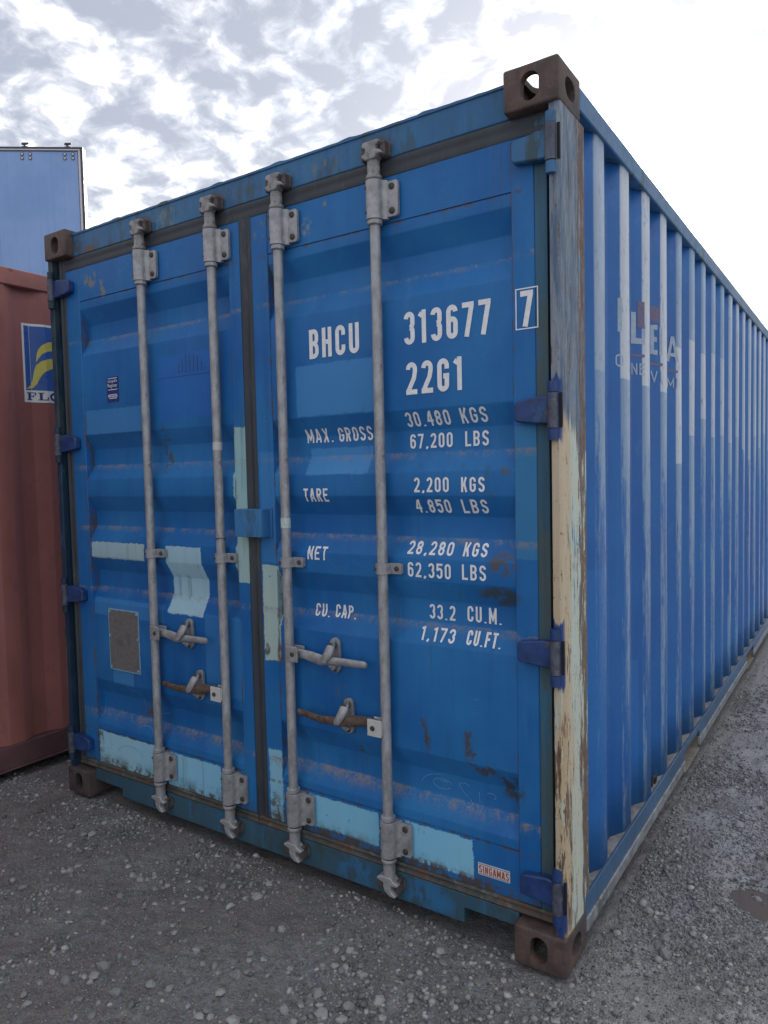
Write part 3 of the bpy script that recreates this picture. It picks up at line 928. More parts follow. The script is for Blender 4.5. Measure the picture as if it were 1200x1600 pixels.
def door_text(s, x0, x1, z0, h, sw, parent, mt, name='lettering', off=.0016, slant=0):
    mb = MB()
    lines = text_lines(s, x0, x1, h, sw)
    lines = [[(px + slant * pz, z0 + pz) for px, pz in ln] for ln in lines]
    strokes_mesh(mb, lines, sw, lambda u, v, k: (u, door_y(u, v) - off - .0002 * (k % 5), v))
    return mb.build(name, mt, parent, smooth=0)


# ------------------------------------------------------------------ corner castings
def stadium(a, b, w, h, n=8):
    r_ = min(w, h) / 2
    out = []
    for sx, sy, st in ((1, 1, 0), (-1, 1, 90), (-1, -1, 180), (1, -1, 270)):
        for i in range(n + 1):
            an = R(st + 90 * i / n)
            out.append((a + sx * (w / 2 - r_) + r_ * math.cos(an), b + sy * (h / 2 - r_) + r_ * math.sin(an)))
    return out


def casting_mesh(mt, mirror):
    """bottom-right front casting (0..-.162 in x, 0..-.178 ...) cut from a solid; holes front, outer side, bottom"""
    tmp = []

    def ob(mb, nm):
        o = mb.build(nm, mt, smooth=0)
        tmp.append(o)
        return o
    a = ob(MB().box(-.162, 0, 0, .178, 0, .118), 'a')
    bv = a.modifiers.new('b', 'BEVEL'); bv.width = .007; bv.segments = 3
    cut = [MB().box(-.140, -.027, .026, .158, .018, .104),
           MB().prism(stadium(-.083, .062, .054, .078), 'y', -.02, .06),
           MB().prism(stadium(.092, .060, .079, .060), 'x', -.06, .02),
           MB().prism(stadium(-.083, .092, .082, .132), 'z', -.02, .05)]
    for i, c in enumerate(cut):
        co_ = ob(c, 'c')
        m = a.modifiers.new('x', 'BOOLEAN')
        m.operation = 'DIFFERENCE'; m.solver = 'EXACT'; m.object = co_
    dg = bpy.context.evaluated_depsgraph_get()
    me = bpy.data.meshes.new_from_object(a.evaluated_get(dg))
    me.name = 'corner_casting'
    for o in tmp:
        m_ = o.data
        bpy.data.objects.remove(o)
        bpy.data.meshes.remove(m_)
    me.polygons.foreach_set('use_smooth', [True] * len(me.polygons))
    me.set_sharp_from_angle(angle=R(30))
    return me


CAST_ME = casting_mesh(M_CAST, False)


def castings(parent, mats, L=LEN):
    k = 0
    for zz in (0, 1):
        for xx in (1, 0):
            for yy in (0, 1):
                o = bpy.data.objects.new('corner_casting', CAST_ME)
                COL.objects.link(o)
                o.parent = parent
                o.location = (W * xx, L * yy, H * zz)
                o.scale = (1 if xx else -1, -1 if yy else 1, -1 if zz else 1)
                o.material_slots[0].link = 'OBJECT'
                o.material_slots[0].material = mats[k % len(mats)]
                k += 1


def corrugated(y0, y1, z0, z1, xf, thick=.004):
    """a corrugated sheet in the y-z plane following xf(y)"""
    ys = [y0]
    k0 = int((y0 - CREST0) / PITCH_S) - 1
    for k in range(k0, int((y1 - CREST0) / PITCH_S) + 2):
        for dd_ in (0, CREST_W, CREST_W + SLOPE, PITCH_S - SLOPE):
            q = CREST0 + k * PITCH_S + dd_
            if y0 + .004 < q < y1 - .004: ys.append(q)
    ys.append(y1)
    ys = sorted(ys)
    # small radius at every fold
    yy = []
    for i, q in enumerate(ys):
        yy += [q] if i in (0, len(ys) - 1) else [q - .006, q + .006]
    zs = np.linspace(z0, z1, 13)
    mb = MB()
    n = len(zs)
    vs = []
    for y in yy:
        for j, z in enumerate(zs):
            wob = .0016 * math.sin(y * 7.3 + z * 3.1) * math.sin(z * 2.2 + y * 1.7)
            vs.append((xf(y) + wob, y, z))
    mb.add(vs, [(i * n + j, (i + 1) * n + j, (i + 1) * n + j + 1, i * n + j + 1) for i in range(len(yy) - 1) for j in range(n - 1)])
    return mb


# ------------------------------------------------------------------ the blue container
BLUE = empty('shipping_container', 'weathered blue steel shipping container with closed double doors, standing in the middle of the yard', 'container')
castings(BLUE, [M_CAST, M_CASTD, M_CASTD, M_CASTD, M_CAST, M_CAST, M_CAST, M_CAST])

post = [(2.403, .014), (2.426, .010), (2.433, .013), (2.436, .020), (2.436, .214), (2.428, .220), (2.405, .220), (2.410, .10), (2.403, .10)]
MB().prism(post, 'z', .116, 2.476).build('corner_post', M_POST, BLUE, bevel=.004, smooth=30, seg=3)
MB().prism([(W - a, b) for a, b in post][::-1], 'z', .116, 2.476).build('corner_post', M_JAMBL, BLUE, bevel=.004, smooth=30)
for sx in (0, 1):
    mb = MB().box(.0 if not sx else W - .09, .09 if not sx else W, LEN - .12, LEN - .004, .118, 2.473)
    mb.build('corner_post', M_FRAME, BLUE, bevel=.006)

# header with the roof edge above it
hd = MB()
hd.box(.1625, W - .1625, .040, .190, 2.474, 2.572)
hd.build('header', M_HEAD, BLUE, bevel=.004)
# soffit behind the gasket so no light leaks above the doors
MB().box(.06, W - .06, .10, .16, 2.40, 2.472).build('header_backing', M_DARK, BLUE)
rf = MB()
nx_, ny_ = 140, 60
vs = []
for j in range(ny_ + 1):
    for i in range(nx_ + 1):
        x = .03 + (W - .06) * i / nx_
        y = .182 + (LEN - .364) * j / ny_
        z = 2.572 + .0022 * max(0, math.sin(x * 22)) ** 6 + (.0012 * math.sin(x * 61 + 1) * (j == 0))
        if .30 < y < LEN - .30: z += .006 * math.sin(y * 2 * math.pi / .21)
        vs.append((x, y, z))
rf.add(vs, [(j * (nx_ + 1) + i, j * (nx_ + 1) + i + 1, (j + 1) * (nx_ + 1) + i + 1, (j + 1) * (nx_ + 1) + i) for j in range(ny_) for i in range(nx_)])
ro = rf.build('roof', M_FRAME, BLUE)
sm = ro.modifiers.new('solid', 'SOLIDIFY'); sm.thickness = .005; sm.offset = -1
# weld bead and sheet edge along the top of the header
eb = MB()
rr_ = random.Random(3)
n_ = 90
top_ = [2.5735 + .0015 * rr_.random() + (.0035 if i % 13 in (0, 1) else 0) for i in range(n_ + 1)]
vs = []
for i in range(n_ + 1):
    x = .163 + (W - .326) * i / n_
    vs += [(x, .036, 2.566), (x, .036, top_[i]), (x, .19, top_[i] + .002), (x, .19, 2.5725)]
eb.add(vs, [(4 * i + k, 4 * i + 4 + k, 4 * i + 5 + k, 4 * i + 1 + k) for i in range(n_) for k in range(3)])
eb.build('roof_edge', M_FRAME, BLUE, smooth=40)

# sill with fork notches at its ends
sill = [(.162, .074), (.356, .074), (.356, .036), (2.090, .036), (2.090, .086), (2.276, .086), (2.276, .131), (.162, .131)]
MB().prism(sill, 'y', .038, .15).build('sill', M_SILL, BLUE, bevel=.003)
MB().box(.10, W - .10, .16, .17, .04, .16).build('sill_backing', M_DARK, BLUE)

# rails
for sx in (1, 0):
    mx = (lambda a: a) if sx else (lambda a: W - a)

    def bx(mb, a0, a1, *rest):
        lo, hi = sorted((mx(a0), mx(a1)))
        mb.box(lo, hi, *rest)
    tr = MB(); bx(tr, W - .062, W - .003, .178, LEN - .178, 2.512, 2.578)
    tr.build('top_side_rail', M_FRAME, BLUE, bevel=.005)
    br = MB()
    segs = [(.178, 1.60), (1.96, 3.66), (4.02, LEN - .178)]
    for a, b in segs:
        bx(br, W - .010, W - .001, a, b, .092, .160)
    for a, b in ((1.60, 1.96), (3.66, 4.02)):
        bx(br, W - .010, W - .001, a, b, .128, .160)
    br.build('bottom_side_rail', M_RAIL, BLUE, bevel=.002)
    fl = MB()
    for a, b in segs:
        bx(fl, W - .012, W + .004, a, b, .048, .091)
        bx(fl, W - .05, W - .012, a, b, .048, .056)
    fl.build('rail_flange', M_BARE, BLUE, bevel=.003)
    lg = MB(); bx(lg, W - .075, W - .0105, .20, LEN - .18, .148, .158)
    lg.build('rail_ledge', M_LEDGE, BLUE)
    for a, b in ((1.60, 1.96), (3.66, 4.02)):
        pk = MB()
        bx(pk, W - .34, W + .001, a + .003, b - .003, .030, .036)
        bx(pk, W - .34, W - .012, a + .003, b - .003, .121, .127)
        bx(pk, W - .34, W - .012, a - .004, a + .002, .030, .127)
        bx(pk, W - .34, W - .012, b - .002, b + .004, .030, .127)
        pk.build('fork_pocket', M_CONC, BLUE)
    back = MB(); bx(back, W - .36, W - .345, .2, LEN - .2, .03, .15)
    back.build('underframe_beam', M_DARK, BLUE)
    sw_ = corrugated(.214, LEN - .10, .156, 2.518, (lambda y: side_x(y)) if sx else (lambda y: W - side_x(y)))
    o = sw_.build('side_wall', M_SIDE, BLUE, smooth=50)
    s2 = o.modifiers.new('solid', 'SOLIDIFY'); s2.thickness = .003; s2.offset = -1 if sx else 1
MB().box(.06, W - .06, .17, LEN - .05, .152, .165).build('floor', M_WOOD, BLUE)
ew = MB()
vs = []
xs = []
x = .09
while x < W - .09:
    for a, dv in ((0, 0), (.08, 0), (.15, .04), (.22, .04)):
        if x + a < W - .09: xs.append((x + a, dv))
    x += .29
xs.append((W - .09, 0))
for q, dv in xs: vs += [(q, LEN - .02 - dv, .13), (q, LEN - .02 - dv, 2.53)]
ew.add(vs, [(2 * i, 2 * i + 2, 2 * i + 3, 2 * i + 1) for i in range(len(xs) - 1)])
o = ew.build('end_wall', M_FRAME, BLUE)
for z0, z1 in ((.0, .13), (2.50, 2.58)):
    MB().box(.162, W - .162, LEN - .10, LEN - .005, z0 + .01, z1).build('end_beam', M_FRAME, BLUE, bevel=.004)


# ---- doors
def make_door(xa, xb, pa, pb, mt, left):
    """leaf from xa to xb, corrugated between pa and pb"""
    mb = MB()
    z0, z1 = .166, 2.418
    # corrugated field, cut by two fine seams
    prof = [(z0, 0), (.318, 0), (.3185, .004), (.3225, .004), (.323, 0)]
    for a, b, c, e in PR[::-1]:
        prof += [(e, 0), (c, DD), (b, DD), (a, 0)]
    prof += [(2.269, 0), (2.2695, .004), (2.2735, .004), (2.274, 0), (z1, 0)]
    # round the folds a little
    pp = []
    for i, (z, dv) in enumerate(prof):
        if 5 <= i < len(prof) - 5:
            zp, dp = prof[i - 1]; zn, dn_ = prof[i + 1]
            r_ = .0035
            t1 = Vector((zp - z, dp - dv)).normalized() * r_
            t2 = Vector((zn - z, dn_ - dv)).normalized() * r_
            pp += [(z + t1.x, dv + t1.y), (z + (t1.x + t2.x) * .3, dv + (t1.y + t2.y) * .3), (z + t2.x, dv + t2.y)]
        else:
            pp.append((z, dv))
    nc = 16
    vs = []
    for i in range(nc + 1):
        x = pa + (pb - pa) * i / nc
        for z, dv in pp:
            vs.append((x, DY + dv + .0012 * math.sin(x * 5 + z * 3.7) * math.sin(z * 6.1 + x) * (dv < .001), z))
    n = len(pp)
    mb.add(vs, [(i * n + j, i * n + j + 1, (i + 1) * n + j + 1, (i + 1) * n + j) for i in range(nc) for j in range(n - 1)])
    leaf = mb.build('door', mt, BLUE, smooth=42)
    for a, b in ((xa, pa), (pb, xb)):
        MB().box(a, b, DY - .003, DY + .05, z0, z1).build('door_stile', mt, leaf, bevel=.003)
    MB().box(xa + .01, xb - .01, DY + .05, DY + .06, z0, z1).build('door_lining', M_DARK, leaf)
    return leaf


DL = make_door(.090, 1.190, .188, 1.130, M_DOORL, True)
DR = make_door(1.250, 2.348, 1.330, 2.278, M_DOORR, False)
DL['label'] = 'left door leaf with a grey data plate and pale blue patches of paint'
DR['label'] = 'right door leaf with the white container number and weights'


# ---- gaskets: soft lips of rubber round each leaf
def lip(mb, axis, a, b, c0, c1, y=DY, bulge=.010):
    """rubber strip running along axis from a to b, spanning c0..c1 across"""
    prof = [(c0, y + .012), (c0, y - .001), (c0 + (c1 - c0) * .22, y - bulge * .45), (c0 + (c1 - c0) * .35, y - .001), (c0 + (c1 - c0) * .6, y - .002), (c0 + (c1 - c0) * .8, y - bulge * .7), (c1, y - .002), (c1, y + .012)]
    if axis == 'z': mb.prism(prof, 'z', a, b)
    else: mb.prism([(q[1], q[0]) for q in prof], 'x', a, b)


gk = MB(); lip(gk, 'z', .128, 2.475, .089, .046, bulge=.012); gk.box(.030, .060, .062, .10, .12, 2.476)
lip(gk, 'x', .046, 1.2515, 2.419, 2.474)
gk.build('gasket', M_GASKET, DL, smooth=50)
gk = MB(); lip(gk, 'z', .15, 2.475, 2.349, 2.386, bulge=.006)
gk.build('gasket', M_GASKETR, DR, smooth=50)
gk = MB(); lip(gk, 'x', 1.252, 2.39, 2.419, 2.474); lip(gk, 'z', .128, 2.421, 1.249, 1.191, bulge=.014)
gk.build('gasket', M_GASKET, DR, smooth=50)
gk = MB(); lip(gk, 'x', .05, 1.20, .165, .132, y=DY - .004); gk.build('gasket', M_GASKETB, DL, smooth=50)
gk = MB(); lip(gk, 'x', 1.20, 2.388, .165, .132, y=DY - .004); gk.build('gasket', M_GASKETB, DR, smooth=50)
MB().box(.03, .09, .075, .10, .12, 2.47).box(1.185, 1.255, .075, .10, .13, 2.47).box(2.345, 2.40, .075, .10, .12, 2.47).build('door_jamb', M_DARK, BLUE)


# ---- hinges
def make_hinge(parent, s, zc, tip, paint=None):
    """s=+1 right side: blade on the stile, knuckle at the post"""
    mx = (lambda a: a) if s > 0 else (lambda a: W - a)
    o = None
    bl = MB()
    out = [(2.402, -.040), (2.402, .036), (2.372, .040), (2.318, .033), (2.298, .029), (tip, .021), (tip, -.024), (2.300, -.030), (2.36, -.037)]
    poly = [(mx(a), zc + b) for a, b in out]
    if s < 0: poly = poly[::-1]
    bl.prism(poly[::-1], 'y', .012, DY - .004)
    o = bl.build('hinge', paint or M_NAVY, parent, bevel=.0045, seg=2)
    kn = MB().tube([(mx(2.411), .008, zc - .052), (mx(2.411), .008, zc + .046)], .0155, 16)
    kn.build('hinge_pin', M_NAVYK, o)
    for za, zb in ((zc + .048, zc + .078), (zc - .086, zc - .054)):
        lg = MB().tube([(mx(2.411), .010, za), (mx(2.411), .010, zb)], .0150, 14)
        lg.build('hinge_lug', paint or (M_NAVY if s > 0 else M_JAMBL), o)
    sl = MB()
    x0, x1 = sorted((mx(2.429), mx(2.4365)))
    sl.box(x0, x1, .0085, .016, zc - .05, zc + .045)
    sl.build('hinge_slot', M_DARK, o)
    return o


for zc in (2.368, 1.640, .942, .240):
    make_hinge(DL, -1, zc - (.025 if zc > 2 else 0), 2.282)
    make_hinge(DR, 1, zc, 2.292, M_FRAME if zc > 2 else None)


# ---- lock rods
RY, RR = .014, .0170


def cam_mesh(top):
    """cast hook that turns into the keeper; z grows away from the rod"""
    s = 1 if top else -1
    z0 = 2.405 if top else .185
    mb = MB()
    mb.tube([(0, RY, z0), (0, RY, z0 + s * .012), (0, RY, z0 + s * .016), (0, RY, z0 + s * .06)], [.0265, .0265, .0205, .0205], 18)
    a = z0 + s * .058
    if top:
        P_ = [(-.018, 0), (.018, 0), (.024, .012), (.044, .014), (.034, .026), (.020, .028), (.020, .040), (.040, .050), (.028, .058), (-.026, .058), (-.034, .046), (-.018, .036), (-.021, .022), (-.036, .020), (-.030, .010)]
    else:
        P_ = [(-.019, 0), (.019, 0), (.026, .010), (.047, .017), (.040, .027), (.019, .026), (.014, .036), (.020, .050), (.036, .058), (.032, .066), (.010, .064), (-.008, .050), (-.014, .034), (-.014, .022), (-.040, .014), (-.036, .006)]
    poly = [(px, a + s * pz) for px, pz in P_]
    if not top: poly = poly[::-1]
    mb.prism(poly[::-1], 'y', RY - .022, RY + .014)
    return mb


def keeper_mesh(top):
    s = 1 if top else -1
    a = (2.468 if top else .120)
    mb = MB()
    lo, hi = sorted((a + s * .0, a + s * .052))
    for x0, x1 in ((-.046, -.024), (.026, .048)):
        P_ = [(x0, lo + .006), (x0 + .006, lo), (x1 - .004, lo + .003), (x1, lo + .012), (x1 - .003, hi), (x0 + .002, hi - .004)]
        mb.prism(P_[::-1], 'y', .006, .041)
    mb.box(-.05, .052, .030, .041, lo + .008, hi - .006)
    return mb


def bracket_mesh(zc, h, w_right, thin):
    mb = MB()
    if thin:
        # flat strap bent over the rod
        n = 14
        for y_in, y_out in ((RR + .001, RR + .0065),):
            outer = [(-.028, RY + .004)]
            outer = [( (RR + .0065) * math.cos(R(180 - 180 * i / n)), RY - (RR + .0065) * math.sin(R(180 - 180 * i / n))) for i in range(n + 1)]
            inner = [( (RR + .001) * math.cos(R(180 * i / n)), RY - (RR + .001) * math.sin(R(180 * i / n))) for i in range(n + 1)]
            poly = [(-.027, DY - .004)] + outer + [(RR + .010, RY + .012), (w_right, RY + .012), (w_right, RY + .018), (RR + .001, RY + .018)] + inner[1:] + [(-.020, DY - .004)]
            mb.prism(poly, 'z', zc - h / 2, zc + h / 2)
        mb.box(.022, w_right, RY + .0185, DY - .003, zc - h / 2 + .002, zc + h / 2 - .002)
        mb.cur = 1
        mb.bolt(.047, RY + .012, zc, .0085, .007)
        mb.bolt(-.016, RY - .0185, zc, .006, .004)
    else:
        n = 18
        ro = RR + .0105
        outer = [(ro * math.cos(R(180 - 180 * i / n)), RY - ro * math.sin(R(180 - 180 * i / n))) for i in range(n + 1)]
        poly = [(-ro, DY - .0035)] + outer + [(ro + .004, RY + .008), (ro + .012, RY + .014), (ro + .012, DY - .0035)]
        mb.prism(poly, 'z', zc - h / 2, zc + h / 2)
        fl = []
        r_ = .010
        for cx, cz, st in ((w_right - r_, zc + h * .46 - r_, 0), (ro + .0125, zc + h * .46 - .004, 90), (ro + .0125, zc - h * .46 + .004, 180), (w_right - r_, zc - h * .46 + r_, 270)):
            rr = r_ if cx > .05 else .003
            for i in range(5):
                an = R(st + 90 * i / 4)
                fl.append((cx + rr * math.cos(an), cz + rr * math.sin(an)))
        mb.prism(fl[::-1], 'y', RY + .014, DY - .0045)
        mb.cur = 1
        for zz in (zc + h * .31, zc - h * .31):
            mb.bolt((ro + w_right) / 2 + .004, RY + .014, zz, .0105, .006)
            mb.bolt(-.018, RY - .0205, zz, .0055, .003)
    return mb


def make_rod(x, zt):
    o = bpy.data.objects.new('lock_rod', rod_me)
    COL.objects.link(o)
    o.parent = BLUE
    o.location = (x, 0, 0)
    for q in rod_children: link_copy(q, o)
    return o


RODX = [.655, 1.070, 1.406, 1.822]
mb = MB()
mb.tube([(0, RY, .19 + 2.22 * i / 40) for i in range(41)], [RR] * 41, 20)
for zz in (2.272, .322):
    mb.tube([(0, RY, zz - .010), (0, RY, zz - .006), (0, RY, zz + .006), (0, RY, zz + .010)], [.019, .0245, .0245, .019], 20)
rod1 = mb.build('lock_rod', M_GALVROD, BLUE, smooth=40)
rod1.location = (RODX[0], 0, 0)
rod_me = rod1.data
rod_children = []
for top in (True, False):
    rod_children.append(cam_mesh(top).build('cam', M_CAM if top else M_GALV, rod1, bevel=.004, smooth=40))
    rod_children.append(keeper_mesh(top).build('cam_keeper', M_KEEP, rod1, bevel=.006, smooth=40))
rod_children.append(bracket_mesh(2.341, .122, .079, False).build('rod_bracket', [M_GALV, M_BOLT], rod1, bevel=.0025, smooth=40))
rod_children.append(bracket_mesh(.252, .122, .079, False).build('rod_bracket', [M_GALV, M_BOLT], rod1, bevel=.0025, smooth=40))
rod_children.append(bracket_mesh(1.160, .036, .064, True).build('rod_strap', [M_GALV, M_BOLT], rod1, bevel=.0015, smooth=40))
rods = [rod1] + [make_rod(q, 0) for q in RODX[1:]]


# ---- handles, hubs and catches
def handle_set(rod, s, z, length, rusty, white, catch):
    hub = MB()
    x0, x1 = sorted((s * .004, s * .058))
    hub.box(x0, x1, RY - .028, RY - .020, z - .030, z + .026)
    hub.box(x0, x1, RY + .012, RY + .018, z - .026, z + .022)
    x2, x3 = sorted((s * .004, s * .012))
    hub.box(x2, x3, RY - .020, RY + .012, z - .026, z + .022)
    hub.cur = 1
    hub.bolt(s * .036, RY - .028, z - .002, .009, .005)
    hub.build('handle_hub', [M_HUBW if white else M_GALV, M_BOLT], rod, bevel=.003)
    hb = MB()
    pts_ = [(.034, .000, -.002), (.070, -.002, -.003), (.110, -.006, -.006), (.150, -.013, -.010), (.185, -.015, -.009), (.215, -.012, -.007), (.260, -.012, -.006), (length - .01, -.012, -.004), (length, -.012, -.004)]
    wid = [.017, .017, .019, .020, .015, .014, .0135, .0125, .009]
    if rusty: pts_ = [(a, b - .002, c + .010 * math.sin(a * 17)) for a, b, c in pts_]
    path = [(s * a, RY + b, z + c) for a, b, c in pts_]
    hb.tube(path, wid, 12, sq=.55)
    hb.build('handle', M_RUSTBAR if rusty else M_GALV, rod, smooth=50)
    ct = MB()
    cx = s * catch
    pl = stadium(cx, z + .005, .040, .122)
    ct.prism(pl[::-1], 'y', DY - .016, DY - .003)
    ct.tube([(cx + .004, DY - .016, z + .045), (cx + .004, RY - .012, z + .040), (cx, RY - .026, z + .018), (cx - .014, RY - .032, z - .006), (cx - .026, RY - .030, z - .014)], [.015, .017, .016, .014, .007], 12, sq=.6)
    ct.tube([(cx, DY - .016, z - .028), (cx, RY - .002, z - .030), (cx, RY - .012, z - .024)], [.015, .014, .008], 12)
    ct.cur = 1
    ct.bolt(cx, DY - .030 - .012, z + .046, .0105, .006)
    ct.bolt(cx, DY - .016, z - .046, .008, .004)
    ct.build('handle_catch', [M_GALV, M_BOLT], rod, bevel=.0018, smooth=45)


handle_set(rods[0], 1, .832, .332, False, False, .196)
handle_set(rods[1], -1, .628, .352, True, True, .166)
handle_set(rods[2], 1, .836, .350, False, False, .196)
handle_set(rods[3], -1, .630, .372, True, True, .168)


def tape(rod, z0, z1, mt):
    MB().tube([(0, RY, z0), (0, RY, z1)], RR + .0012, 20, cap=False).build('tape', mt, rod)


tape(rods[1], 1.575, 1.605, M_HUBW)
tape(rods[2], 1.285, 1.32, M_TAPE)
MB().tube([(.0195 * math.cos(a / 12 * 6.283), RY - .0195 * math.sin(a / 12 * 6.283), 1.235 + .003 * math.sin(a)) for a in range(13)], .0016, 6).build('wire_tie', M_BOLT, rods[1])

# ---- lock box over the gap
lb = MB()
lb.box(1.170, 1.306, -.008, -.003, 1.247, 1.350)
lb.box(1.170, 1.174, -.003, .030, 1.247, 1.350).box(1.302, 1.306, -.003, .042, 1.247, 1.350)
lb.box(1.174, 1.302, -.003, .042, 1.346, 1.350)
lb.box(1.285, 1.318, .036, .042, 1.243, 1.354)
lb.build('lock_box', M_LOCK, DR, bevel=.0025)

# ---- data plate
pl = MB().box(.309, .511, DY - .005, DY - .001, .622, .889)
plate = pl.build('data_plate', M_PLATE, DL, bevel=.001)
pe = MB()
for a in ((.305, .515, .889, .894), (.305, .515, .617, .622), (.304, .309, .622, .889), (.511, .516, .622, .889)):
    pe.box(a[0], a[1], DY - .004, DY - .0005, a[2], a[3])
pe.build('plate_frame', M_PLATEEDGE, plate)
for x, z in ((.316, .881), (.504, .881), (.316, .63), (.504, .63), (.313, .77), (.507, .77)):
    MB().bolt(x, DY - .005, z, .006, .003).build('rivet', M_PLATEEDGE, plate)

# ---- stickers
st = MB().box(.361, .441, DY - .0022, DY - .0008, 1.809, 1.917).build('sticker', M_LLOYD, DL)


def font_text(s, x0, x1, z0, h, y, parent, mt, name='lettering', xs=None):
    c = bpy.data.curves.new(name, 'FONT')
    c.body = s
    c.align_x = 'LEFT'
    c.size = 1
    o = bpy.data.objects.new('t', c)
    COL.objects.link(o)
    dg = bpy.context.evaluated_depsgraph_get()
    me = bpy.data.meshes.new_from_object(o.evaluated_get(dg))
    bpy.data.objects.remove(o); bpy.data.curves.remove(c)
    n = len(me.vertices)
    a = np.zeros(n * 3); me.vertices.foreach_get('co', a); a = a.reshape(-1, 3)
    lo, hi = a.min(0), a.max(0)
    a = (a - lo) / np.maximum(hi - lo, 1e-6)
    out = np.stack([x0 + a[:, 0] * (x1 - x0), np.full(n, y), z0 + a[:, 1] * h], -1)
    me.vertices.foreach_set('co', out.ravel())
    me.materials.append(mt)
    me.name = name
    o = bpy.data.objects.new(name, me)
    COL.objects.link(o)
    o.parent = parent
    return o


YS = DY - .0026
font_text("Lloyd's", .371, .434, 1.890, .016, YS, st, M_WHITE)
font_text('Register', .368, .434, 1.869, .019, YS, st, M_WHITE)
for z_ in (1.910, 1.861): MB().box(.369, .434, YS, YS + .0003, z_, z_ + .0025).build('sticker_line', M_WHITE, st)
q = MB()
for zz, a, b in ((1.838, .37, .436), (1.831, .368, .436), (1.823, .377, .428)):
    x = a
    while x < b - .004:
        q.box(x, x + .0035, YS, YS + .0003, zz, zz + .0045); x += .0052
o = q.build('sticker_print', M_WHITE, st)
o['kind'] = 'stuff'
sg = MB().box(2.139, 2.247, DY - .0022, DY - .0008, .210, .248).build('sticker', M_STKW, DR)
q = MB()
strokes_mesh(q, [[(a, .2165 + b) for a, b in ln] for ln in text_lines('SINGAMAS', 2.1425, 2.2435, .024, .0034, .32)], .0036, lambda u, v, k: (u, YS - .0001 * (k % 4), v), .004)
q.build('lettering', M_STKR, sg, smooth=0)
for z_ in (.2435, .2125): MB().box(2.141, 2.245, YS, YS + .0003, z_, z_ + .0015).build('sticker_border', M_LLOYD, sg)

# ---- white numbers and weights on the right door
BIG, SML = .0158, .0070
for s, x0, x1, z0, h, sw in [
    ('BHCU', 1.513, 1.728, 1.876, .101, BIG), ('313677', 1.905, 2.209, 1.879, .103, BIG), ('22G1', 1.909, 2.112, 1.721, .102, BIG),
    ('MAX.', 1.462, 1.582, 1.586, .048, SML), ('GROSS', 1.606, 1.750, 1.585, .048, SML),
    ('30.480', 1.895, 2.056, 1.620, .046, SML), ('KGS', 2.094, 2.184, 1.621, .046, SML), ('67,200', 1.897, 2.054, 1.550, .047, SML), ('LBS', 2.098, 2.179, 1.550, .047, SML),
    ('TARE', 1.468, 1.577, 1.377, .047, SML), ('2,200', 1.931, 2.058, 1.409, .047, SML), ('KGS', 2.101, 2.181, 1.409, .046, SML),
    ('4.850', 1.925, 2.054, 1.342, .044, SML), ('LBS', 2.094, 2.182, 1.342, .044, SML),
    ('NET', 1.478, 1.566, 1.171, .047, SML), ('28,280', 1.895, 2.062, 1.208, .042, SML), ('KGS', 2.098, 2.180, 1.209, .042, SML),
    ('62,350', 1.901, 2.060, 1.135, .048, SML), ('LBS', 2.099, 2.181, 1.137, .048, SML),
    ('CU.', 1.482, 1.551, .963, .045, SML), ('CAP.', 1.573, 1.666, .966, .045, SML),
    ('33.2', 1.958, 2.053, .996, .048, SML), ('CU.M.', 2.096, 2.214, .999, .050, SML), ('1,173', 1.935, 2.062, .929, .042, SML), ('CU.FT.', 2.103, 2.221, .931, .043, SML)]:
    door_text(s, x0, x1, z0, h, sw, DR, M_WHITE)
door_text('7', 2.304, 2.343, 1.884, .102, BIG, DR, M_WHITE)
q = MB()
strokes_mesh(q, [[(2.2905, 1.8785), (2.2905, 1.9925), (2.3565, 1.9925), (2.3565, 1.8785), (2.2905, 1.8785)]], .0034, lambda u, v, k: (u, DY - .0046, v), .02)
q.build('number_frame', M_WHITE, DR, smooth=0)

# ---- faint emblem and line on the left door
q = MB()
for k in range(9):
    x = .80 + .022 * k
    top = 1.965 - .085 * abs((k - 4) / 4.6) ** 2.2
    q.box(x, x + .010, DY - .0012, DY - .0004, 1.893 if k % 8 else 1.90, top)
q.box(.70, 1.04, DY - .0012, DY - .0004, 1.880, 1.8825)
q.build('faded_emblem', M_EMBOSS, DL)


# ---- chalk scribbles
def scribble(lines, parent, wd=.0017):
    mb = MB()
    strokes_mesh(mb, lines, wd, lambda u, v, k: (u, door_y(u, v) - .0015 - .0002 * (k % 4), v))
    mb.build('chalk_scribble', M_CHALK, parent, smooth=0)


scribble([arc(2.00, .437, .085, .045, 175, 95, 10), arc(1.995, .452, .035, .017, 10, 330, 16), [(1.985, .463), (2.0, .46), (2.005, .466), (2.015, .458)],
          arc(2.075, .464, .018, .008, 10, 190, 8) + [(2.075, .44), (2.10, .42)] + arc(2.09, .41, .014, .01, 60, -150, 8), [(2.128, .455), (2.13, .418)]], DR)
scribble([[(1.795, .402), (1.797, .375)], arc(2.17, .45, .016, .01, 150, -60, 8)], DR)
scribble([arc(.45, .52, .03, .012, 20, 160, 8), arc(.52, .35, .06, .035, 20, 150, 10), arc(.50, .50, .02, .03, 100, 260, 8), arc(.42, .23, .09, .05, 20, 170, 10), arc(.60, .47, .05, .02, 200, 340, 8)], DL)


# ---- fading letters on the right side wall
def side_text(s, y0, y1, z0, h, sw, mt):
    mb = MB()
    ln = text_lines(s, y0, y1, h, sw, .3)
    strokes_mesh(mb, [[(a, z0 + b) for a, b in l_] for l_ in ln], sw, lambda u, v, k: (side_x(u) + .0012 + .0002 * (k % 4), u, v), .006)
    mb.build('faded_lettering', mt, BLUE, smooth=0)


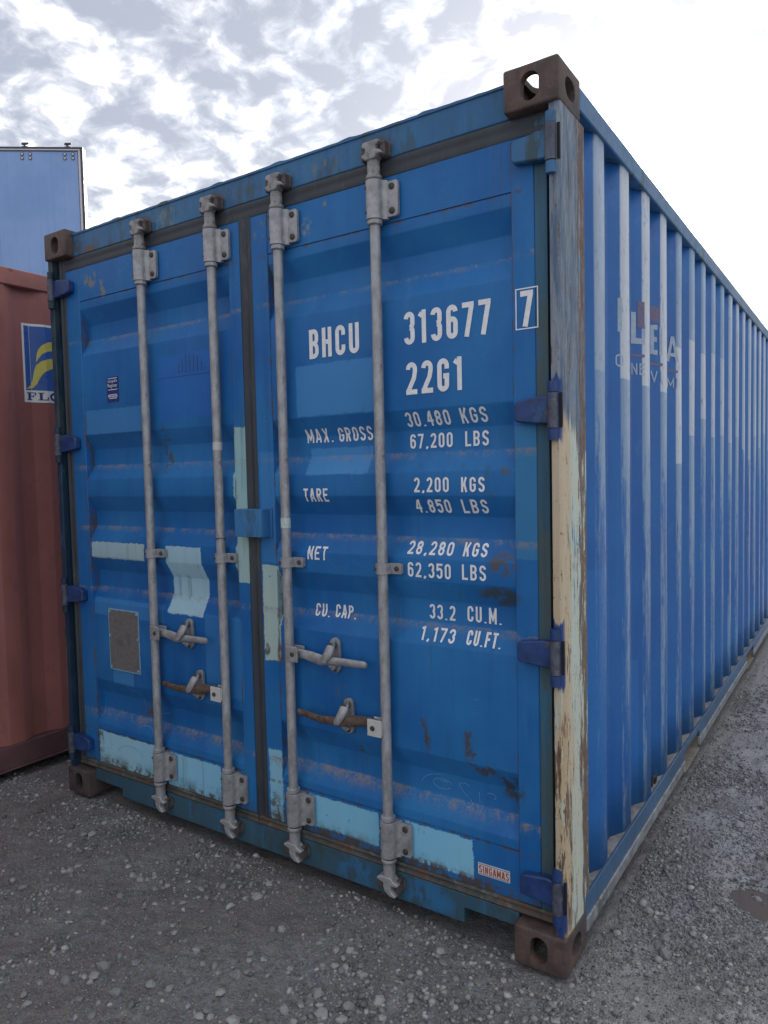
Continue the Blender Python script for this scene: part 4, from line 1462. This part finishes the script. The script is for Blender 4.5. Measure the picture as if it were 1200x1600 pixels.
C1, C2, C3, C4 = (CREST0 + PITCH_S * k for k in (1, 2, 3, 4))
side_text('I', C1 - .030, C1 - .004, 1.945, .115, .018, M_GHOST)
side_text('L', C2 - .066, C2 - .002, 1.940, .118, .022, M_GHOST)
side_text('E', C3 - .066, C3 - .030, 1.936, .118, .020, M_GHOST)
side_text('I', C3 - .023, C3 - .001, 1.936, .112, .015, M_GHOST)
side_text('A', C4 - .066, C4 - .003, 1.940, .110, .016, M_GHOST)
for s_, a, b in (('O', C1 - .036, C1 - .003), ('NE', C2 - .067, C2 - .002), ('VI', C3 - .066, C3 - .003), ('MI', C4 - .066, C4 - .003)):
    side_text(s_, a, b, 1.824, .044, .0065, M_GHOST)
for a, b, z0, z1 in ((C1 - .04, C1 - .004, 1.892, 1.903), (C2 - .068, C2 - .002, 1.891, 1.902), (C3 - .068, C3 - .002, 1.890, 1.902), (C4 - .068, C4 - .002, 1.892, 1.902), (C3 - .064, C3 - .016, 2.065, 2.13), (C2 - .036, C2 - .002, 2.00, 2.10)):
    ys_ = np.linspace(a, b, 5)
    vs = []
    for yv in ys_: vs += [(side_x(yv) + .0009, yv, z0), (side_x(yv) + .0009, yv, z1)]
    q = MB().add(vs, [(2 * i, 2 * i + 2, 2 * i + 3, 2 * i + 1) for i in range(4)])
    q.build('faded_red_bar', M_GHOSTR, BLUE, smooth=0)
# lashing ring on the bottom rail
MB().tube([(W - .022 + .004 * math.sin(a / 9 * 4.6), 1.10 + .022 * math.cos(a / 9 * 4.6 - .6), .172 + .022 * math.sin(a / 9 * 4.6 - .6)) for a in range(10)], .0065, 8).build('lashing_ring', M_STEELDK, BLUE)

# ------------------------------------------------------------------ the red container
RX, RY1 = -.47, 2.30
RED = empty('shipping_container', 'oxide red corrugated shipping container partly hidden on the left of the blue one', 'container', (RX - W, RY1 - LEN, -.035))


def red_x(y):
    t = (y + (RY1 - LEN) - (-.0095)) % PITCH_S      # a ridge ends where the bright slope begins
    if t <= CREST_W: return W - .012
    if t <= CREST_W + SLOPE: return W - .012 - CDEP * (t - CREST_W) / SLOPE
    if t >= PITCH_S - SLOPE: return W - .012 - CDEP * (PITCH_S - t) / SLOPE
    return W - .012 - CDEP


def red_sheet(xf):
    off = -.0095 - (RY1 - LEN)
    ys = []
    k = -2
    while True:
        base_ = off + k * PITCH_S
        if base_ > LEN: break
        for dd_ in (0, CREST_W, CREST_W + SLOPE, PITCH_S - SLOPE):
            q = base_ + dd_
            if .12 < q < LEN - .12: ys += [q - .003, q + .003]
        k += 1
    ys = [.10] + ys + [LEN - .10]
    zs = np.linspace(.16, 2.50, 8)
    n = len(zs)
    mb = MB()
    mb.add([(xf(y), y, z) for y in ys for z in zs], [(i * n + j, (i + 1) * n + j, (i + 1) * n + j + 1, i * n + j + 1) for i in range(len(ys) - 1) for j in range(n - 1)])
    return mb


castings(RED, [M_REDDARK])
for sx in (1, 0):
    red_sheet(red_x if sx else (lambda y: W - red_x(y))).build('side_wall', M_REDWALL, RED, smooth=60)
    a, b = (W - .06, W - .002) if sx else (.002, .06)
    MB().box(a, b, .178, LEN - .178, 2.500, 2.586).build('top_side_rail', M_REDRAIL, RED, bevel=.006)
    a, b = (W - .05, W - .002) if sx else (.002, .05)
    rb = MB().box(a, b, .178, LEN - .178, .045, .158)
    rb.box(b - .02 if sx else a - .006, b + .006 if sx else a + .02, .178, LEN - .178, .034, .0445)
    rb.build('bottom_side_rail', M_REDDARK, RED, bevel=.003)
    for ya, yb in ((.004, .12), (LEN - .12, LEN - .004)):
        a, b = (W - .09, W - .003) if sx else (.003, .09)
        MB().box(a, b, ya, yb, .118, 2.473).build('corner_post', M_REDRAIL, RED, bevel=.006)
for yv in (.03, LEN - .03):
    mb = MB()
    vs = []
    for k in range(int((W - .18) / .07) + 1):
        vs += [(.09 + .07 * k, yv + (.018 if k % 4 < 2 else -.018), .12), (.09 + .07 * k, yv + (.018 if k % 4 < 2 else -.018), 2.5)]
    mb.add(vs, [(2 * i, 2 * i + 2, 2 * i + 3, 2 * i + 1) for i in range(len(vs) // 2 - 1)])
    mb.build('end_wall', M_REDWALL, RED)
    MB().box(.162, W - .162, yv - .026, yv + .026, 2.48, 2.575).build('header', M_REDRAIL, RED, bevel=.004)
    MB().box(.162, W - .162, yv - .026, yv + .026, .03, .13).build('sill', M_REDRAIL, RED, bevel=.004)
MB().box(.05, W - .05, .05, LEN - .05, 2.555, 2.57).build('roof', M_REDRAIL, RED)
MB().box(.05, W - .05, .05, LEN - .05, .14, .155).build('floor', M_WOOD, RED)

# logo sign: white-edged blue square with yellow waves, stuck over the corrugation
LY0, LY1, LZ0, LZ1 = .172, .60, 1.885, 2.294
oy, oz = -(RY1 - LEN), .035


def on_red(u, v, k):
    return (red_x(u + oy) + .0015 + .0006 * k, u + oy, v + oz)


def red_poly(poly, k, mt, parent, name, n=14):
    """polygon on the corrugated wall as vertical slices between lower and upper edge functions"""
    lo, hi, y0, y1 = poly
    mb = MB()
    vs = []
    ys_ = sorted(set(list(np.linspace(y0, y1, n)) + [q for q in np.arange(-.0095 - PITCH_S, 1, .001) if False]))
    for u in ys_: vs += [on_red(u, lo(u), k), on_red(u, hi(u), k)]
    mb.add(vs, [(2 * i, 2 * i + 2, 2 * i + 3, 2 * i + 1) for i in range(len(ys_) - 1)])
    return mb.build(name, mt, parent, smooth=0)


logo = red_poly((lambda u: LZ0, lambda u: LZ1, LY0, LY1), 0, M_LOGOW, RED, 'logo_panel', 60)
red_poly((lambda u: 1.948, lambda u: LZ1 - .012, LY0 + .011, LY1 - .011), 1, M_LOGOB, logo, 'logo_field', 60)


def wave(pts_lo, pts_hi, name):
    ylo, zlo = zip(*pts_lo); yhi, zhi = zip(*pts_hi)
    red_poly((lambda u: float(np.interp(u, ylo, zlo)), lambda u: float(np.interp(u, yhi, zhi)), ylo[0], ylo[-1]), 2, M_LOGOY, logo, name, 50)


wave([(.236, 2.098), (.240, 2.100), (.247, 2.117), (.265, 2.142), (.29, 2.155), (.34, 2.165), (.42, 2.16)], [(.236, 2.102), (.240, 2.14), (.247, 2.162), (.262, 2.185), (.29, 2.203), (.34, 2.215), (.42, 2.205)], 'logo_wave')
wave([(.188, 1.954), (.215, 1.958), (.235, 1.98), (.25, 2.015), (.27, 2.045), (.292, 2.058), (.34, 2.075), (.42, 2.07)], [(.188, 1.957), (.207, 1.975), (.218, 2.00), (.225, 2.05), (.235, 2.08), (.258, 2.102), (.292, 2.116), (.34, 2.125), (.42, 2.12)], 'logo_wave')


def serif(letter, y0, w_, z0=1.897, h=.040):
    mb = MB()
    t_ = w_ * .26

    def rc(a, b, c, e, k):
        n = 4
        vs = []
        for i in range(n + 1):
            u = y0 + w_ * (a + (b - a) * i / n)
            vs += [on_red(u, z0 + h * c, 2 + .2 * k), on_red(u, z0 + h * e, 2 + .2 * k)]
        mb.add(vs, [(2 * i, 2 * i + 2, 2 * i + 3, 2 * i + 1) for i in range(n)])
    if letter in 'FL':
        rc(.14, .42, .1, .9, 0)
        rc(.0, .58, 0, .11, 1); rc(.0, .58 if letter == 'L' else .95, .89, 1, 2)
        if letter == 'F':
            rc(.82, .95, .62, .88, 3); rc(.43, .72, .46, .58, 4); rc(.68, .76, .36, .68, 5)
        else:
            rc(.59, 1.0, 0, .12, 3); rc(.86, 1.0, .125, .42, 4)
        mb.build('logo_letter', M_LOGON, logo, smooth=0)
    else:
        strokes_mesh(mb, [arc(y0 + w_ / 2, z0 + h / 2, w_ * .4, h * .42, 0, 360, 28)], .011, lambda u, v, k: on_red(u, v, 2), .01)
        mb.build('logo_letter', M_LOGON, logo, smooth=0)


serif('F', .186, .046)
serif('L', .238, .046)
serif('O', .292, .052)

# ------------------------------------------------------------------ the light blue box trailer behind
P1 = Vector((-3.272, 2.452, 0))
du = Vector((.5747, .443, 0)).normalized()
TR = empty('flatbed_trailer', 'flatbed trailer with a tall light blue headboard, pale trim and two hooks on top', 'trailer', P1, math.atan2(du.y, du.x))
TW, TH, TL = 2.55, 4.70, 9.
MB().box(-TW, 0, 0, .055, 1.15, TH - .01).build('headboard', M_TRAIL, TR, bevel=.01)
MB().box(-TW, 0, .056, TL, 1.15, 1.30).build('deck', M_WOOD, TR, bevel=.01)
fr = MB()
fr.box(-TW, -.007, -.012, -.001, TH - .027, TH - .010)
fr.box(-.030, -.007, -.012, -.001, 1.15, TH - .0275)
fr.build('pale_trim', M_ALU, TR, bevel=.004)
fd = MB()
fd.box(-TW - .01, .018, -.016, .06, TH - .0095, TH + .004)
fd.box(-.0065, .016, -.015, .058, 1.12, TH - .0098)
fd.box(-.036, -.0305, -.006, -.001, 1.15, TH - .03)
fd.box(-TW, -.037, -.006, -.001, TH - .033, TH - .0275)
fd.build('dark_edge', M_DKTRIM, TR)
for hx in (-.125, -.530):
    hk = MB()
    hk.box(hx - .030, hx + .030, -.012, .03, TH + .0042, TH + .012)
    hk.prism([(hx - .010, TH + .011), (hx + .012, TH + .011), (hx - .004, TH + .028), (hx + .032, TH + .040), (hx + .034, TH + .048), (hx - .024, TH + .048), (hx - .036, TH + .032), (hx - .018, TH + .026)][::-1], 'y', -.01, .012)
    hk.build('roof_hook', M_DKTRIM, TR, bevel=.002)
    for gx_ in (-.033, .044):
        for gz in (.060, .099):
            cx, cz = hx + gx_, TH - gz
            fx = MB().tube([(cx, -.001, cz), (cx, -.006, cz), (cx, -.008, cz)], [.012, .011, .006], 14).build('round_fixing', M_ALU, TR)
            q = MB()
            q.tube([(cx + .0145 * math.cos(a / 20 * 6.2832), -.003, cz + .0145 * math.sin(a / 20 * 6.2832)) for a in range(21)], .0028, 6, cap=False)
            q.build('fixing_ring', M_DKTRIM, fx)
ch = MB()
ch.box(-TW + .5, -TW + .65, .3, TL - .2, .85, 1.149).box(-.65, -.5, .3, TL - .2, .85, 1.149).box(-TW + .1, -.1, .25, .40, .55, .849)
ch.build('chassis', M_STEELDK, TR)
for yy in (1.4, 2.7, 4.0):
    for xx in (-TW + .28, -.28):
        wh = MB().tube([(xx - .15, yy, .50), (xx - .13, yy, .50), (xx + .13, yy, .50), (xx + .15, yy, .50)], [.42, .5, .5, .42], 28)
        wo = wh.build('wheel', M_RUBBER, TR)
        MB().tube([(xx - .155, yy, .50), (xx + .155, yy, .50)], [.26, .26], 20).build('rim', M_ALU, wo)
